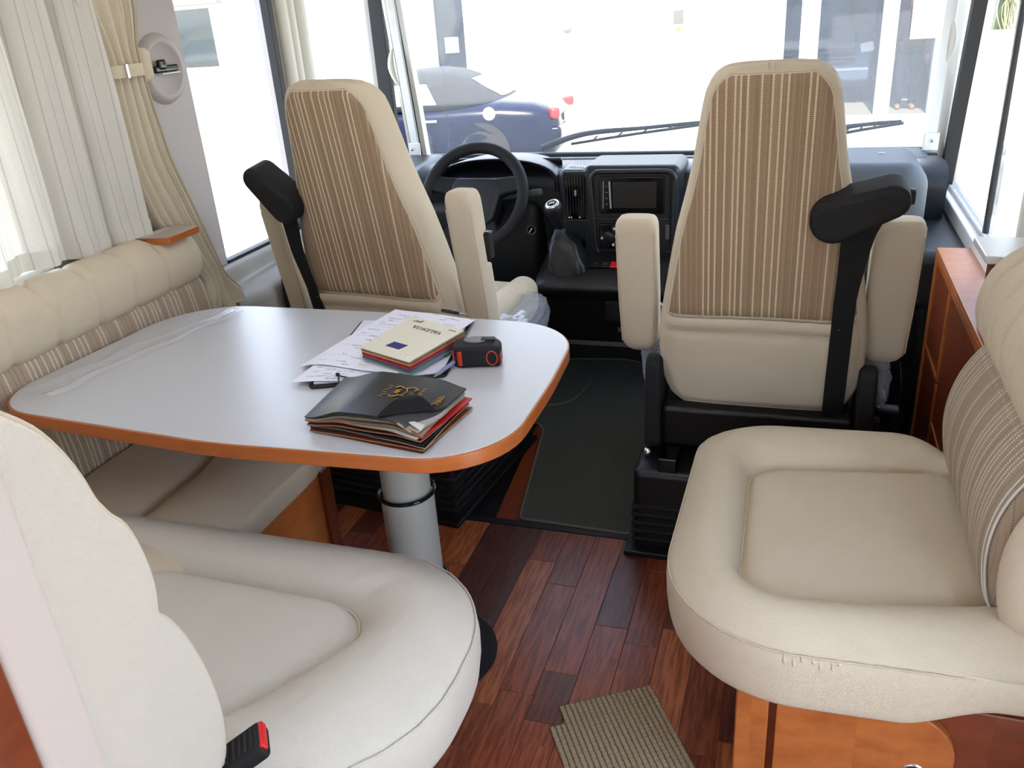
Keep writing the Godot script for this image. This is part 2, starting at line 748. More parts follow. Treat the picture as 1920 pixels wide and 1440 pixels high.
# a wall of thickness x0..x1 along z with rectangular holes [z0, z1, y0, y1]
func holed(s: Shape, lo: Vector3, hi: Vector3, ax: int, up: int, holes: Array) -> void:
	var cuts := [lo[ax], hi[ax]]
	for h in holes:
		cuts.append(h[0])
		cuts.append(h[1])
	cuts.sort()
	for i in cuts.size() - 1:
		var a: float = cuts[i]
		var b: float = cuts[i + 1]
		if b - a < 1e-4:
			continue
		var gaps := []
		for h in holes:
			if h[0] < (a + b) / 2 and h[1] > (a + b) / 2:
				gaps.append([h[2], h[3]])
		gaps.sort()
		var y: float = lo[up]
		gaps.append([hi[up], hi[up]])
		for gp in gaps:
			if gp[0] > y + 1e-4:
				var p := lo
				var q := hi
				p[ax] = a
				q[ax] = b
				p[up] = y
				q[up] = gp[0]
				add_box(s, p, q, 0.0005)
			y = maxf(y, gp[1])

func build_shell() -> void:
	var s := Shape.new()
	holed(s, Vector3(-1.75, -0.1, -3.42), Vector3(-1.70, 2.0, 1.6), 2, 1, [[-1.50, -0.70, 0.90, 1.6], [-2.64, -2.17, 0.715, 1.66], [-3.38, -2.84, 0.72, 1.66]])
	struct("wall_left", s, M.wall_grey, "grey beige left side wall with the cab windows")
	s = Shape.new()
	holed(s, Vector3(0.50, -0.1, -3.42), Vector3(0.55, 2.0, 1.6), 2, 1, [[-3.40, -2.24, 0.715, 1.66], [-0.82, -0.12, 0.0, 1.85]])
	struct("wall_right", s, M.wall, "pale right side wall with the sliding cab window")
	s = Shape.new()
	holed(s, Vector3(-1.75, 1.98, -3.42), Vector3(0.55, 2.03, 1.6), 2, 0, [[-1.5, -0.8, -0.98, -0.2]])
	struct("ceiling", s, M.ceiling, "pale ceiling with a roof light")
	s = Shape.new()
	holed(s, Vector3(-1.75, -0.1, 1.6), Vector3(0.55, 2.03, 1.65), 0, 1, [[-1.45, 0.25, 0.9, 1.75]])
	struct("wall_rear", s, M.wall, "pale rear wall with a wide window behind the camera")
	s = Shape.new()
	add_box(s, Vector3(-1.75, -0.1, -3.47), Vector3(0.55, 0.80, -3.42))
	add_box(s, Vector3(-1.75, 1.62, -3.42), Vector3(0.55, 2.03, -3.1))
	struct("wall_front", s, M.wall, "front wall below and above the windscreen")
	# roof light: milky pane in a frame
	var roof := Node3D.new()
	named(roof, "window_5", self)
	roof.set_meta("kind", "structure")
	roof.set_meta("label", "milky roof light above the table")
	var milky := mat(Color(0.95, 0.95, 0.95), 0.6)
	milky.backlight_enabled = true
	milky.backlight = Color(1, 1, 1)
	obj("diffuser_pane", box_s(Vector3(-0.99, 2.035, -1.51), Vector3(-0.19, 2.039, -0.79)), milky, roof)
	s = Shape.new()
	for q in [[-0.99, -0.96, -1.51, -0.79], [-0.22, -0.19, -1.51, -0.79], [-0.96, -0.22, -1.51, -1.48], [-0.96, -0.22, -0.82, -0.79]]:
		add_box(s, Vector3(q[0], 1.965, q[2]), Vector3(q[1], 1.98, q[3]))
	obj("frame", s, M.white_plastic, roof)

func build_floor() -> void:
	rng.seed = 23
	var fl := Node3D.new()
	named(fl, "floor", self)
	fl.set_meta("kind", "structure")
	fl.set_meta("label", "dark red brown wood strip floor")
	obj("subfloor", box_s(Vector3(-1.72, -0.06, -1.975), Vector3(0.52, -0.0045, 1.6)), M.planks[1], fl)
	# strips along the vehicle, 80 mm wide
	var joints := {0: [-1.56], 1: [-1.82, -1.29], 3: [-1.42, -1.27], 4: [-1.6], 2: [-1.73, -1.34]}
	var w := 0.0805
	for r in range(-8, 13):
		var xa := -0.7235 + r * w
		var ends := []
		if joints.has(r):
			ends = joints[r].duplicate()
			ends.append(-1.0 - rng.randf() * 0.1)
		else:
			var z := -1.965 + rng.randf_range(0.12, 0.4)
			while z < -1.0:
				ends.append(z)
				z += rng.randf_range(0.26, 0.46)
		ends.append(-0.72)
		var z0 := -1.965
		for e in ends:
			if e - z0 > 0.04 and not (xa > 0.2 and e > -1.2):
				var s := Shape.new()
				var a := Vector3(xa + 0.0004, -0.006, z0 + 0.0004)
				var b := Vector3(xa + w - 0.0004, rng.randf_range(-0.0003, 0.0), e - 0.0004)
				var off := Vector2(rng.randf() * 3.0, rng.randf() * 3.0)
				s.rbox((a + b) * 0.5, b - a, 0.0008, 1)
				for i in s.v.size():
					s.uv[i] = Vector2((s.v[i].z) * 1.6 + off.x, s.v[i].x * 5.0 + off.y)
				obj("plank", s, M.planks[rng.randi() % M.planks.size()], fl)
			z0 = e
	struct("trim_1", box_s(Vector3(-1.40, -0.02, -1.995), Vector3(0.40, 0.002, -1.966)), M.black, "black edging strip where the wood floor meets the cab carpet")
	struct("floor_001", box_s(Vector3(-1.72, -0.06, -3.42), Vector3(0.52, -0.012, -1.99)), M.dash_dark, "dark cab floor under the carpet mat")
	# wooden strip beside the mat
	var s2 := Shape.new()
	s2.prism(PackedVector2Array([Vector2(-0.85, -2.6), Vector2(-0.79, -2.6), Vector2(-0.70, -1.998), Vector2(-0.80, -1.998)]), -0.03, -0.003, 0.002)
	struct("trim_2", s2, M.redwood, "reddish wood strip beside the left edge of the dark mat")
	# carpet mat
	var t := thing("carpet_mat", "charcoal carpet mat with a grey bound edge between the cab seats", "mat", Vector3(-0.6, 0, -2.4))
	var poly := rpoly([[-0.725, -2.002, 0.02], [-0.39, -1.99, 0.03], [-0.33, -2.1, 0.05], [-0.36, -3.05, 0.1], [-0.62, -3.25, 0.15], [-0.86, -3.22, 0.06], [-0.98, -3.1, 0.05], [-0.95, -2.66, 0.04], [-0.835, -2.6, 0.03], [-0.81, -2.56, 0.025]], 5)
	var s := Shape.new()
	s.prism(poly, -0.011, 0.004, 0.003)
	obj("pile", s, M.carpet, t)
	s = Shape.new()
	var rim := PackedVector3Array()
	for p in poly:
		rim.append(Vector3(p.x, 0.003, p.y))
	s.tube(rim, 0.0045, 6, true)
	obj("edge_binding", s, M.carpet_edge, t)
	s = Shape.new()
	s.tube(path3([Vector3(-0.99, 0.004, -2.74), Vector3(-0.90, 0.005, -2.745), Vector3(-0.80, 0.005, -2.78), Vector3(-0.755, 0.005, -2.86), Vector3(-0.735, 0.005, -3.02)], 5), 0.004, 6)
	obj("heel_pad_edge", s, M.carpet_edge, t)
	# ribbed rug piece near the camera: coarse woven ribs
	var rg := thing("rug", "small beige ribbed sisal rug piece lying on the wood floor", "rug", Vector3(-0.3, 0, -1.2))
	var A := Vector2(-0.419 , -1.318)
	var ex := (Vector2(-0.24, -1.428) - A).normalized()
	var ey := (Vector2(-0.365, -1.169) - Vector2(-0.426, -1.261)).normalized()
	ey = Vector2(-ex.y, ex.x) * (1.0 if Vector2(-ex.y, ex.x).dot(ey) > 0 else -1.0)
	var outline := PackedVector2Array([A, A + ex * 0.213, A + ex * 0.215 + ey * 0.52, A - ex * 0.035 + ey * 0.52, A - ex * 0.035 + ey * 0.05, A + ex * 0.002 + ey * 0.043])
	s = Shape.new()
	s.prism(outline, 0.0005, 0.0035, 0.001)
	obj("backing", s, mat(Color(0.45, 0.38, 0.28), 0.95), rg)
	var rib := Shape.new()
	var per := 0.0118
	var n := 0
	var xx := -0.035
	while xx < 0.21:
		var y0 := 0.002 if xx > 0.0 else 0.052
		var yy := y0
		while yy < 0.42:
			var c := A + ex * (xx + per * 0.5) + ey * (yy + per * 0.42)
			rib.rbox(Vector3(c.x, 0.0042, c.y), Vector3(per * 0.86, 0.0052, per * 0.98), 0.0026, 1, Basis(Vector3(ex.x, 0, ex.y), Vector3.UP, Vector3(-ex.y, 0, ex.x)).rotated(Vector3.UP, 0.12 * (1 if n % 2 == 0 else -1)))
			n += 1
			yy += per * 0.86
		xx += per
	var loops := obj("loop_ribs", rib, M.sisal, rg)
	loops.set_meta("kind", "stuff")

func build_windows() -> void:
	var s: Shape
	# windscreen
	var w := Node3D.new()
	named(w, "window_1", self)
	w.set_meta("kind", "structure")
	w.set_meta("label", "wide windscreen above the dashboard")
	s = Shape.new()
	var rake := Basis(Vector3.RIGHT, atan2(0.22, 0.8))
	s.rbox(Vector3(-0.545, 1.22, -3.265), Vector3(2.02, 0.86, 0.006), 0.002, 1, rake)
	obj("pane", s, M.glass, w)
	s = Shape.new()
	s.rbox(Vector3(-0.545, 1.22, -3.27), Vector3(2.02, 0.86, 0.001), 0.0003, 1, rake)
	obj("dust_film", s, M.dust, w)
	s = Shape.new()
	add_box(s, Vector3(-1.6, 0.78, -3.405), Vector3(0.5, 0.838, -3.375), 0.006)
	obj("gasket", s, M.seal, w)
	# front posts beside the windscreen, with the blind rails
	for side in [-1, 1]:
		var px := func(x: float) -> float: return maxf(x, -1.585) if side < 0 else 0.405 + (-1.50 - x) * 0.42
		var t := Node3D.new()
		named(t, "trim_%d" % (3 if side < 0 else 4), self)
		t.set_meta("kind", "structure")
		t.set_meta("label", "cream front post with a blind rail, " + ("beside the steering wheel" if side < 0 else "beside the passenger window"))
		s = Shape.new()
		var foot := PackedVector2Array([Vector2(px.call(-1.72), -3.46), Vector2(px.call(-1.72), -3.395), Vector2(px.call(-1.655), -3.372), Vector2(px.call(-1.545), -3.352), Vector2(px.call(-1.50), -3.36), Vector2(px.call(-1.50), -3.40), Vector2(px.call(-1.56), -3.46)])
		var rings := []
		for yy in [0.78, 1.62]:
			var ring := PackedVector3Array()
			for p in foot:
				ring.append(Vector3(p.x, yy, p.y + 0.02 + (yy - 0.82) * 0.16))
			rings.append(ring)
		s.loft(rings, true, true)
		s.g.fill(-1)
		var g := 0
		for i in s.g.size():
			s.g[i] = 100 + i / 2
		obj("post", s, M.cream_plastic, t)
		var at := func(x: float, y: float, dz: float) -> Vector3: return Vector3(px.call(x), y, -3.335 + (y - 0.82) * 0.16 + dz)
		s = Shape.new()
		s.sweep(PackedVector3Array([at.call(-1.535, 0.80, 0.012), at.call(-1.535, 1.6, 0.012)]), PackedVector2Array([Vector2(-0.016, -0.012), Vector2(0.016, -0.012), Vector2(0.016, 0.012), Vector2(-0.016, 0.012)]), 1.0)
		for i in s.g.size():
			s.g[i] = 100 + i / 2
		obj("blind_rail", s, M.white_plastic, t)
		s = Shape.new()
		s.tube(PackedVector3Array([at.call(-1.556, 0.83, 0.012), at.call(-1.556, 1.6, 0.012)]), 0.0035, 6)
		s.tube(PackedVector3Array([at.call(-1.513, 0.83, 0.016), at.call(-1.513, 1.6, 0.016)]), 0.003, 6)
		obj("rail_slot", s, M.seal, t)
		s = Shape.new()
		var prof := []
		for i in 9:
			var q := i / 8.0
			prof.append(at.call(-1.560 - 0.018 * sin(PI * q), 1.13 + 0.14 * q, 0.02))
		var rad := []
		for i in 9:
			rad.append(0.004 + 0.009 * sin(PI * i / 8.0))
		s.tube(path3(prof, 1), rad, 8)
		obj("pull_grip", s, M.cream_plastic, t)
		s = Shape.new()
		s.rbox(at.call(-1.535, 0.87, 0.03), Vector3(0.05, 0.06, 0.012), 0.004)
		obj("rail_bracket", s, M.white_plastic, t)
		s = Shape.new()
		s.lathe(PackedVector2Array([Vector2(0.0, 0.004), Vector2(0.005, 0.003), Vector2(0.006, 0.0)]), Transform3D(Basis(Vector3.RIGHT, PI / 2), at.call(-1.545, 0.875, 0.038)), 12)
		obj("screw", s, M.chrome, t)
	# driver side window: two panes with a post between
	w = Node3D.new()
	named(w, "window_2", self)
	w.set_meta("kind", "structure")
	w.set_meta("label", "driver side window behind the left seat")
	obj("pane", box_s(Vector3(-1.728, 0.70, -2.66), Vector3(-1.723, 1.67, -2.15)), M.glass, w)
	obj("pane", box_s(Vector3(-1.728, 0.70, -3.39), Vector3(-1.723, 1.67, -2.82)), M.glass, w)
	s = Shape.new()
	add_box(s, Vector3(-1.722, 0.715, -2.655), Vector3(-1.692, 1.66, -2.628))
	add_box(s, Vector3(-1.722, 0.708, -2.64), Vector3(-1.695, 0.722, -2.17))
	add_box(s, Vector3(-1.665, 0.70, -3.325), Vector3(-1.608, 1.66, -3.29))
	obj("seal", s, M.seal, w)
	s = Shape.new()
	s.tube(PackedVector3Array([Vector3(-1.69, 0.72, -2.70), Vector3(-1.69, 1.66, -2.70)]), 0.022, 12)
	s.tube(PackedVector3Array([Vector3(-1.69, 0.72, -2.745), Vector3(-1.69, 1.66, -2.745)]), 0.022, 12)
	s.tube(PackedVector3Array([Vector3(-1.685, 0.72, -2.795), Vector3(-1.685, 1.66, -2.795)]), 0.028, 12)
	obj("blind_cassette", s, M.cream_plastic, w)
	# dinette window behind the sheer curtain
	w = Node3D.new()
	named(w, "window_3", self)
	w.set_meta("kind", "structure")
	w.set_meta("label", "dinette window behind the sheer curtain")
	obj("pane", box_s(Vector3(-1.732, 0.89, -1.51), Vector3(-1.727, 1.61, -0.69)), M.glass, w)
	s = Shape.new()
	for q in [[-1.52, -1.49, 0.89, 1.61], [-0.71, -0.68, 0.89, 1.61], [-1.49, -0.71, 0.885, 0.905], [-1.49, -0.71, 1.585, 1.61]]:
		add_box(s, Vector3(-1.71, q[2], q[0]), Vector3(-1.69, q[3], q[1]), 0.003)
	obj("frame", s, M.cream_plastic, w)
	# passenger side sliding window
	w = Node3D.new()
	named(w, "window_4", self)
	w.set_meta("kind", "structure")
	w.set_meta("label", "passenger side sliding window over the right ledge")
	obj("pane", box_s(Vector3(0.527, 0.715, -3.41), Vector3(0.532, 1.67, -2.64)), M.glass, w)
	obj("pane", box_s(Vector3(0.512, 0.715, -2.68), Vector3(0.517, 1.67, -2.23)), M.glass, w)
	s = Shape.new()
	add_box(s, Vector3(0.462, 0.675, -3.40), Vector3(0.480, 0.722, -2.02), 0.004)
	add_box(s, Vector3(0.480, 0.675, -3.40), Vector3(0.545, 0.704, -2.02), 0.003)
	add_box(s, Vector3(0.503, 0.70, -3.24), Vector3(0.508, 0.716, -2.02), 0.001)
	add_box(s, Vector3(0.519, 0.70, -3.24), Vector3(0.524, 0.716, -2.02), 0.001)
	add_box(s, Vector3(0.536, 0.70, -3.40), Vector3(0.545, 0.722, -2.02), 0.002)
	obj("sill_rail", s, M.white_plastic, w)
	s = Shape.new()
	add_box(s, Vector3(0.505, 0.702, -2.672), Vector3(0.520, 1.66, -2.652), 0.002)
	obj("sash_seal", s, M.seal, w)
	s = Shape.new()
	s.sweep(PackedVector3Array([Vector3(0.492, 0.69, -3.365), Vector3(0.492, 1.66, -3.10)]), PackedVector2Array([Vector2(-0.025, -0.02), Vector2(0.025, -0.02), Vector2(0.025, 0.02), Vector2(-0.025, 0.02)]), 1.0, false, 0, Vector3.RIGHT)
	for i in s.g.size():
		s.g[i] = 100 + i / 2
	add_box(s, Vector3(0.524, 0.704, -3.42), Vector3(0.527, 0.714, -2.30), 0.001)
	obj("seal", s, mat(Color(0.1, 0.1, 0.11), 0.5), w)
	s = Shape.new()
	s.tube(PackedVector3Array([Vector3(0.52, 0.70, -2.24), Vector3(0.52, 1.66, -2.24)]), 0.024, 12)
	obj("frame_post", s, M.cream_plastic, w)

func build_dashboard() -> void:
	var t := thing("dashboard", "dark blue grey dashboard with radio screen, vents and centre console below the windscreen", "dashboard", Vector3(-0.55, 0, -3.0))
	var s := Shape.new()
	# main body: one profile (z, y) drawn across the cab
	var prof := [Vector2(-3.41, 0.30), Vector2(-3.41, 0.79), Vector2(-3.375, 0.815), Vector2(-3.35, 0.818), Vector2(-3.335, 0.828), Vector2(-3.25, 0.838), Vector2(-3.235, 0.822), Vector2(-3.225, 0.822), Vector2(-3.21, 0.838), Vector2(-3.05, 0.848), Vector2(-2.99, 0.842), Vector2(-2.955, 0.82), Vector2(-2.945, 0.78), Vector2(-2.97, 0.68), Vector2(-3.0, 0.55), Vector2(-3.0, 0.40), Vector2(-3.05, 0.30)]
	var rings := []
	for x in [-1.655, -1.4, -1.1, -0.8, -0.5, -0.2, 0.1, 0.3, 0.44]:
		var ring := PackedVector3Array()
		for p in prof:
			ring.append(Vector3(x, p.y, p.x))
		rings.append(ring)
	s.loft(rings, true, true)
	var k := prof.size()
	obj("upper_body", s, M.dash, t)
	# cowl over the instruments
	s = Shape.new()
	var arch := []
	for i in 25:
		var a := PI * i / 24.0
		arch.append(Vector2(-1.055 - 0.235 * cos(a), 0.775 + 0.118 * pow(sin(a), 0.55)))
	rings = []
	for q in [[0.0, -3.12, 0.93], [0.0, -3.0, 1.0], [0.0, -2.93, 1.02], [0.0, -2.925, 0.99], [0.0, -2.94, 0.93], [0.0, -3.06, 0.88]]:
		var ring := PackedVector3Array()
		for p in arch:
			ring.append(Vector3(-1.055 + (p.x + 1.055) * q[2], 0.775 + (p.y - 0.775) * q[2], q[1]))
		rings.append(ring)
	s.grid(rings, false)
	s.toward(0, Vector3.UP)
	obj("instrument_cowl", s, M.dash, t)
	s = Shape.new()
	s.rbox(Vector3(-1.055, 0.78, -3.055), Vector3(0.44, 0.19, 0.02), 0.01)
	var cl := obj("instrument_panel", s, M.gloss_black, t)
	for q in [[-1.175, 0.052], [-0.935, 0.052]]:
		s = Shape.new()
		s.lathe(PackedVector2Array([Vector2(q[1], 0.0), Vector2(q[1] + 0.004, 0.003), Vector2(q[1] + 0.007, 0.0)]), Transform3D(Basis(Vector3.RIGHT, PI / 2), Vector3(q[0], 0.79, -3.043)), 32, 0, false)
		obj("dial_ring", s, M.dash_grey, cl)
		s = Shape.new()
		for i in 17:
			var a := PI * (1.25 - 1.5 * i / 16.0)
			s.rbox(Vector3(q[0] + 0.042 * cos(a), 0.79 + 0.042 * sin(a), -3.044), Vector3(0.009, 0.002, 0.001), 0.0004, 1, Basis(Vector3.BACK, a))
		obj("dial_marks", s, M.white_print, cl)
		s = Shape.new()
		s.rbox(Vector3(q[0] - 0.014, 0.776, -3.043), Vector3(0.044, 0.003, 0.001), 0.0004, 1, Basis(Vector3.BACK, 0.8))
		obj("needle", s, M.red, cl)
	s = Shape.new()
	s.rbox(Vector3(-1.055, 0.80, -3.046), Vector3(0.075, 0.09, 0.006), 0.003)
	obj("trip_display", s, M.screen, cl)
	# left knee panel
	s = Shape.new()
	s.rbox(Vector3(-1.27, 0.55, -2.99), Vector3(0.76, 0.38, 0.12), 0.05, 4)
	obj("knee_panel", s, M.dash_dark, t)
	# left end of the dash, a wedge up to the post
	s = Shape.new()
	s.rbox(Vector3(-1.52, 0.80, -3.10), Vector3(0.28, 0.11, 0.42), 0.04, 4)
	obj("end_cap", s, M.dash, t)
	# centre stack
	s = Shape.new()
	s.rbox(Vector3(-0.545, 0.715, -2.965), Vector3(0.335, 0.33, 0.24), 0.028, 4)
	obj("centre_stack", s, M.dash, t)
	s = Shape.new()
	s.rbox(Vector3(-0.735, 0.735, -2.965), Vector3(0.13, 0.26, 0.22), 0.024, 4)
	var vn := obj("vent_housing", s, M.dash, t)
	s = Shape.new()
	s.rbox(Vector3(-0.732, 0.775, -2.856), Vector3(0.088, 0.155, 0.01), 0.003)
	obj("vent_opening", s, M.gloss_black, vn)
	for i in 8:
		s = Shape.new()
		s.rbox(Vector3(-0.766 + i * 0.0098, 0.782, -2.851), Vector3(0.0022, 0.125, 0.012), 0.0008, 1, Basis(Vector3.UP, 0.35))
		obj("vent_slat", s, M.dash_dark, vn)
	s = Shape.new()
	var fr := rpoly([[-0.779, 0.69, 0.008], [-0.685, 0.69, 0.008], [-0.685, 0.858, 0.008], [-0.779, 0.858, 0.008]], 3)
	var loop := PackedVector3Array()
	for p in fr:
		loop.append(Vector3(p.x, p.y, -2.851))
	s.tube(loop, 0.0045, 6, true)
	obj("vent_frame", s, M.dash, vn)
	s = Shape.new()
	s.rbox(Vector3(-0.735, 0.79, -2.842), Vector3(0.008, 0.02, 0.008), 0.003)
	obj("vent_tab", s, M.silver, vn)
	for i in 3:
		s = Shape.new()
		s.rbox(Vector3(-0.762 + [0.0, 0.008, 0.038][i], 0.703, -2.849), Vector3(0.005, 0.005, 0.003), 0.001)
		obj("vent_mark", s, M.white_print, vn)
	for i in 6:
		s = Shape.new()
		s.rbox(Vector3(-0.77 + i * 0.011, 0.8655, -2.93 + i * 0.004), Vector3(0.005, 0.003, 0.035), 0.001)
		obj("demister_slot", s, M.gloss_black, vn)
	# raised surround of the stack
	s = Shape.new()
	loop = PackedVector3Array()
	for p in rpoly([[-0.665, 0.575, 0.03], [-0.405, 0.575, 0.03], [-0.392, 0.862, 0.03], [-0.682, 0.862, 0.03]], 5):
		loop.append(Vector3(p.x, p.y, -2.842))
	s.tube(loop, 0.0085, 8, true)
	obj("stack_surround", s, M.dash, t)
	s = Shape.new()
	s.rbox(Vector3(-0.540, 0.72, -2.848), Vector3(0.265, 0.275, 0.012), 0.004)
	obj("stack_face", s, M.dash_dark, t)
	s = Shape.new()
	s.rbox(Vector3(-0.538, 0.785, -2.838), Vector3(0.222, 0.125, 0.018), 0.004)
	var rad := obj("radio", s, M.gloss_black, t)
	s = Shape.new()
	s.rbox(Vector3(-0.527, 0.786, -2.8285), Vector3(0.148, 0.088, 0.003), 0.0012)
	obj("screen", s, M.screen, rad)
	s = Shape.new()
	s.rbox(Vector3(-0.610, 0.786, -2.827), Vector3(0.006, 0.092, 0.006), 0.002, 2, Basis(Vector3.BACK, 0.04))
	s.rbox(Vector3(-0.634, 0.786, -2.828), Vector3(0.0025, 0.092, 0.003), 0.001, 2, Basis(Vector3.BACK, -0.03))
	obj("trim_bar", s, M.silver, rad)
	for i in 4:
		s = Shape.new()
		s.rbox(Vector3(-0.622, 0.755 + i * 0.02, -2.828), Vector3(0.008, 0.005, 0.003), 0.001)
		obj("radio_button", s, M.dash_grey, rad)
	s = Shape.new()
	s.rbox(Vector3(-0.54, 0.703, -2.84), Vector3(0.25, 0.008, 0.012), 0.003)
	obj("stack_ledge", s, M.dash, t)
	s = Shape.new()
	s.rbox(Vector3(-0.56, 0.642, -2.838), Vector3(0.185, 0.088, 0.014), 0.005)
	var ac := obj("climate_panel", s, M.gloss_black, t)
	s = Shape.new()
	s.lathe(PackedVector2Array([Vector2(0.0, 0.018), Vector2(0.017, 0.017), Vector2(0.019, 0.014), Vector2(0.02, 0.0)]), Transform3D(Basis(Vector3.RIGHT, PI / 2), Vector3(-0.616, 0.642, -2.832)), 24)
	obj("climate_knob", s, M.dash_dark, ac)
	for q in [[-0.598, 0.669], [-0.642, 0.636], [-0.592, 0.642], [-0.603, 0.613]]:
		s = Shape.new()
		s.rbox(Vector3(q[0], q[1], -2.830), Vector3(0.008, 0.009, 0.003), 0.002)
		obj("climate_mark", s, M.white_print, ac)
	for q in [[-0.585, 0.668], [-0.58, 0.615]]:
		s = Shape.new()
		s.rbox(Vector3(q[0] - 0.003, q[1], -2.832), Vector3(0.04, 0.024, 0.004), 0.002)
		obj("climate_button", s, M.dash_dark, ac)
	s = Shape.new()
	s.rbox(Vector3(-0.56, 0.642, -2.829), Vector3(0.004, 0.075, 0.004), 0.0015)
	obj("slider", s, M.dash_grey, ac)
	s = Shape.new()
	s.rbox(Vector3(-0.416, 0.66, -2.832), Vector3(0.014, 0.05, 0.006), 0.002)
	obj("side_button", s, M.dash_grey, ac)
	# centre console: sloping shelf, rounded front
	s = Shape.new()
	rings = []
	var cons := [Vector2(-2.95, 0.25), Vector2(-2.95, 0.60), Vector2(-2.83, 0.585), Vector2(-2.72, 0.555), Vector2(-2.665, 0.535), Vector2(-2.645, 0.515), Vector2(-2.645, 0.495), Vector2(-2.67, 0.478), Vector2(-2.715, 0.47), Vector2(-2.735, 0.44), Vector2(-2.75, 0.33), Vector2(-2.79, 0.265), Vector2(-2.86, 0.25)]
	for q in [[-0.845, 0.93], [-0.828, 0.985], [-0.80, 1.0], [-0.6, 1.0], [-0.45, 1.0], [-0.40, 1.0]]:
		var ring := PackedVector3Array()
		for p in cons:
			ring.append(Vector3(q[0], 0.42 + (p.y - 0.42) * q[1], -2.95 + (p.x + 2.95) * q[1]))
		rings.append(ring)
	s.loft(rings, true, true)
	obj("console", s, M.dash_dark, t)
	for i in 4:
		s = Shape.new()
		s.rbox(Vector3(-0.678 + i * 0.033, 0.5665, -2.745), Vector3(0.031, 0.006, 0.034), 0.002, 1, Basis(Vector3.RIGHT, 0.26))
		obj("switch", s, M.red if i == 3 else M.black, t)
		if i == 1 or i == 2:
			var mk := Shape.new()
			mk.rbox(Vector3(-0.678 + i * 0.033, 0.570, -2.744), Vector3(0.010, 0.001, 0.007), 0.0004, 1, Basis(Vector3.RIGHT, 0.26))
			obj("switch_mark", mk, M.dash_grey, t)
	s = Shape.new()
	s.rbox(Vector3(-0.53, 0.405, -2.735), Vector3(0.18, 0.085, 0.03), 0.012, 3)
	var dr := obj("drawer", s, M.black, t)
	s = Shape.new()
	s.rbox(Vector3(-0.535, 0.40, -2.716), Vector3(0.03, 0.022, 0.012), 0.004)
	obj("latch", s, M.dash_grey, dr)
	s = Shape.new()
	s.rbox(Vector3(-0.53, 0.33, -2.755), Vector3(0.09, 0.02, 0.02), 0.006)
	obj("lower_plate", s, M.dash_grey, t)
	s = Shape.new()
	s.lathe(PackedVector2Array([Vector2(0.012, 0.0), Vector2(0.017, 0.004), Vector2(0.02, 0.0)]), Transform3D(Basis(Vector3.RIGHT, PI / 2), Vector3(-0.93, 0.635, -2.93)), 20)
	obj("ignition_ring", s, M.dash_grey, t)
	s = Shape.new()
	s.rbox(Vector3(-0.93, 0.635, -2.925), Vector3(0.006, 0.022, 0.006), 0.002, 2, Basis(Vector3.BACK, -0.6))
	obj("key_slot", s, M.chrome, t)
	# passenger end: grey side blocks and the ledge under the window
	s = Shape.new()
	s.rbox(Vector3(0.20, 0.68, -3.0), Vector3(0.345, 0.40, 0.42), 0.075, 6)
	obj("side_pod", s, M.dash_grey, t)
	s = Shape.new()
	s.rbox(Vector3(0.30, 0.71, -3.24), Vector3(0.25, 0.27, 0.26), 0.045, 5)
	obj("corner_pod", s, M.dash_grey, t)
	s = Shape.new()
	s.rbox(Vector3(0.12, 0.862, -3.06), Vector3(0.22, 0.012, 0.2), 0.005, 2, Basis(Vector3.UP, 0.1))
	obj("airbag_lid", s, M.dash, t)
	s = Shape.new()
	s.rbox(Vector3(0.245, 0.8815, -3.02), Vector3(0.022, 0.002, 0.008), 0.0008)
	obj("airbag_mark", s, M.white_print, t)
	s = Shape.new()
	s.rbox(Vector3(0.40, 0.59, -2.93), Vector3(0.165, 0.18, 0.735), 0.035, 5)
	obj("side_ledge", s, M.dash, t)
	s = Shape.new()
	s.rbox(Vector3(0.415, 0.28, -2.87), Vector3(0.13, 0.52, 0.60), 0.02, 3)
	var sp := obj("side_panel", s, M.dash_dark, t)
	s = Shape.new()
	s.rbox(Vector3(0.352, 0.45, -2.78), Vector3(0.016, 0.14, 0.20), 0.006, 2, Basis(Vector3.RIGHT, 0.2))
	obj("pocket_lid", s, M.dash, sp)
	s = Shape.new()
	s.tube(path3([Vector3(0.348, 0.16, -2.62), Vector3(0.346, 0.25, -2.66), Vector3(0.346, 0.29, -2.80), Vector3(0.348, 0.22, -2.92)], 5), 0.006, 6)
	obj("pocket_rim", s, M.dash, sp)

	# steering wheel
	var C := Vector3(-1.095, 0.785, -2.80)
	var nrm := Vector3(0.0, 0.52, 0.85).normalized()
	var B := basis_up(nrm, Vector3(0, 0.85, -0.52))
	var T := Transform3D(B, C)
	var wl := thing("steering_wheel", "black steering wheel with a chrome ringed hub badge on the left of the dashboard", "steering wheel", C - Vector3(0, 0.1, 0))
	s = Shape.new()
	loop = PackedVector3Array()
	for i in 64:
		var a := TAU * i / 64.0
		loop.append(T * Vector3(0.182 * cos(a), 0.0, 0.182 * sin(a)))
	s.tube(loop, 0.0205, 16, true)
	obj("rim", s, M.soft_black, wl)
	s = Shape.new()
	s.prism(rpoly([[-0.105, -0.075, 0.035], [0.105, -0.075, 0.035], [0.075, 0.10, 0.04], [-0.075, 0.10, 0.04]], 6), -0.055, -0.002, 0.016, T, 4)
	obj("hub_pad", s, M.dash, wl)
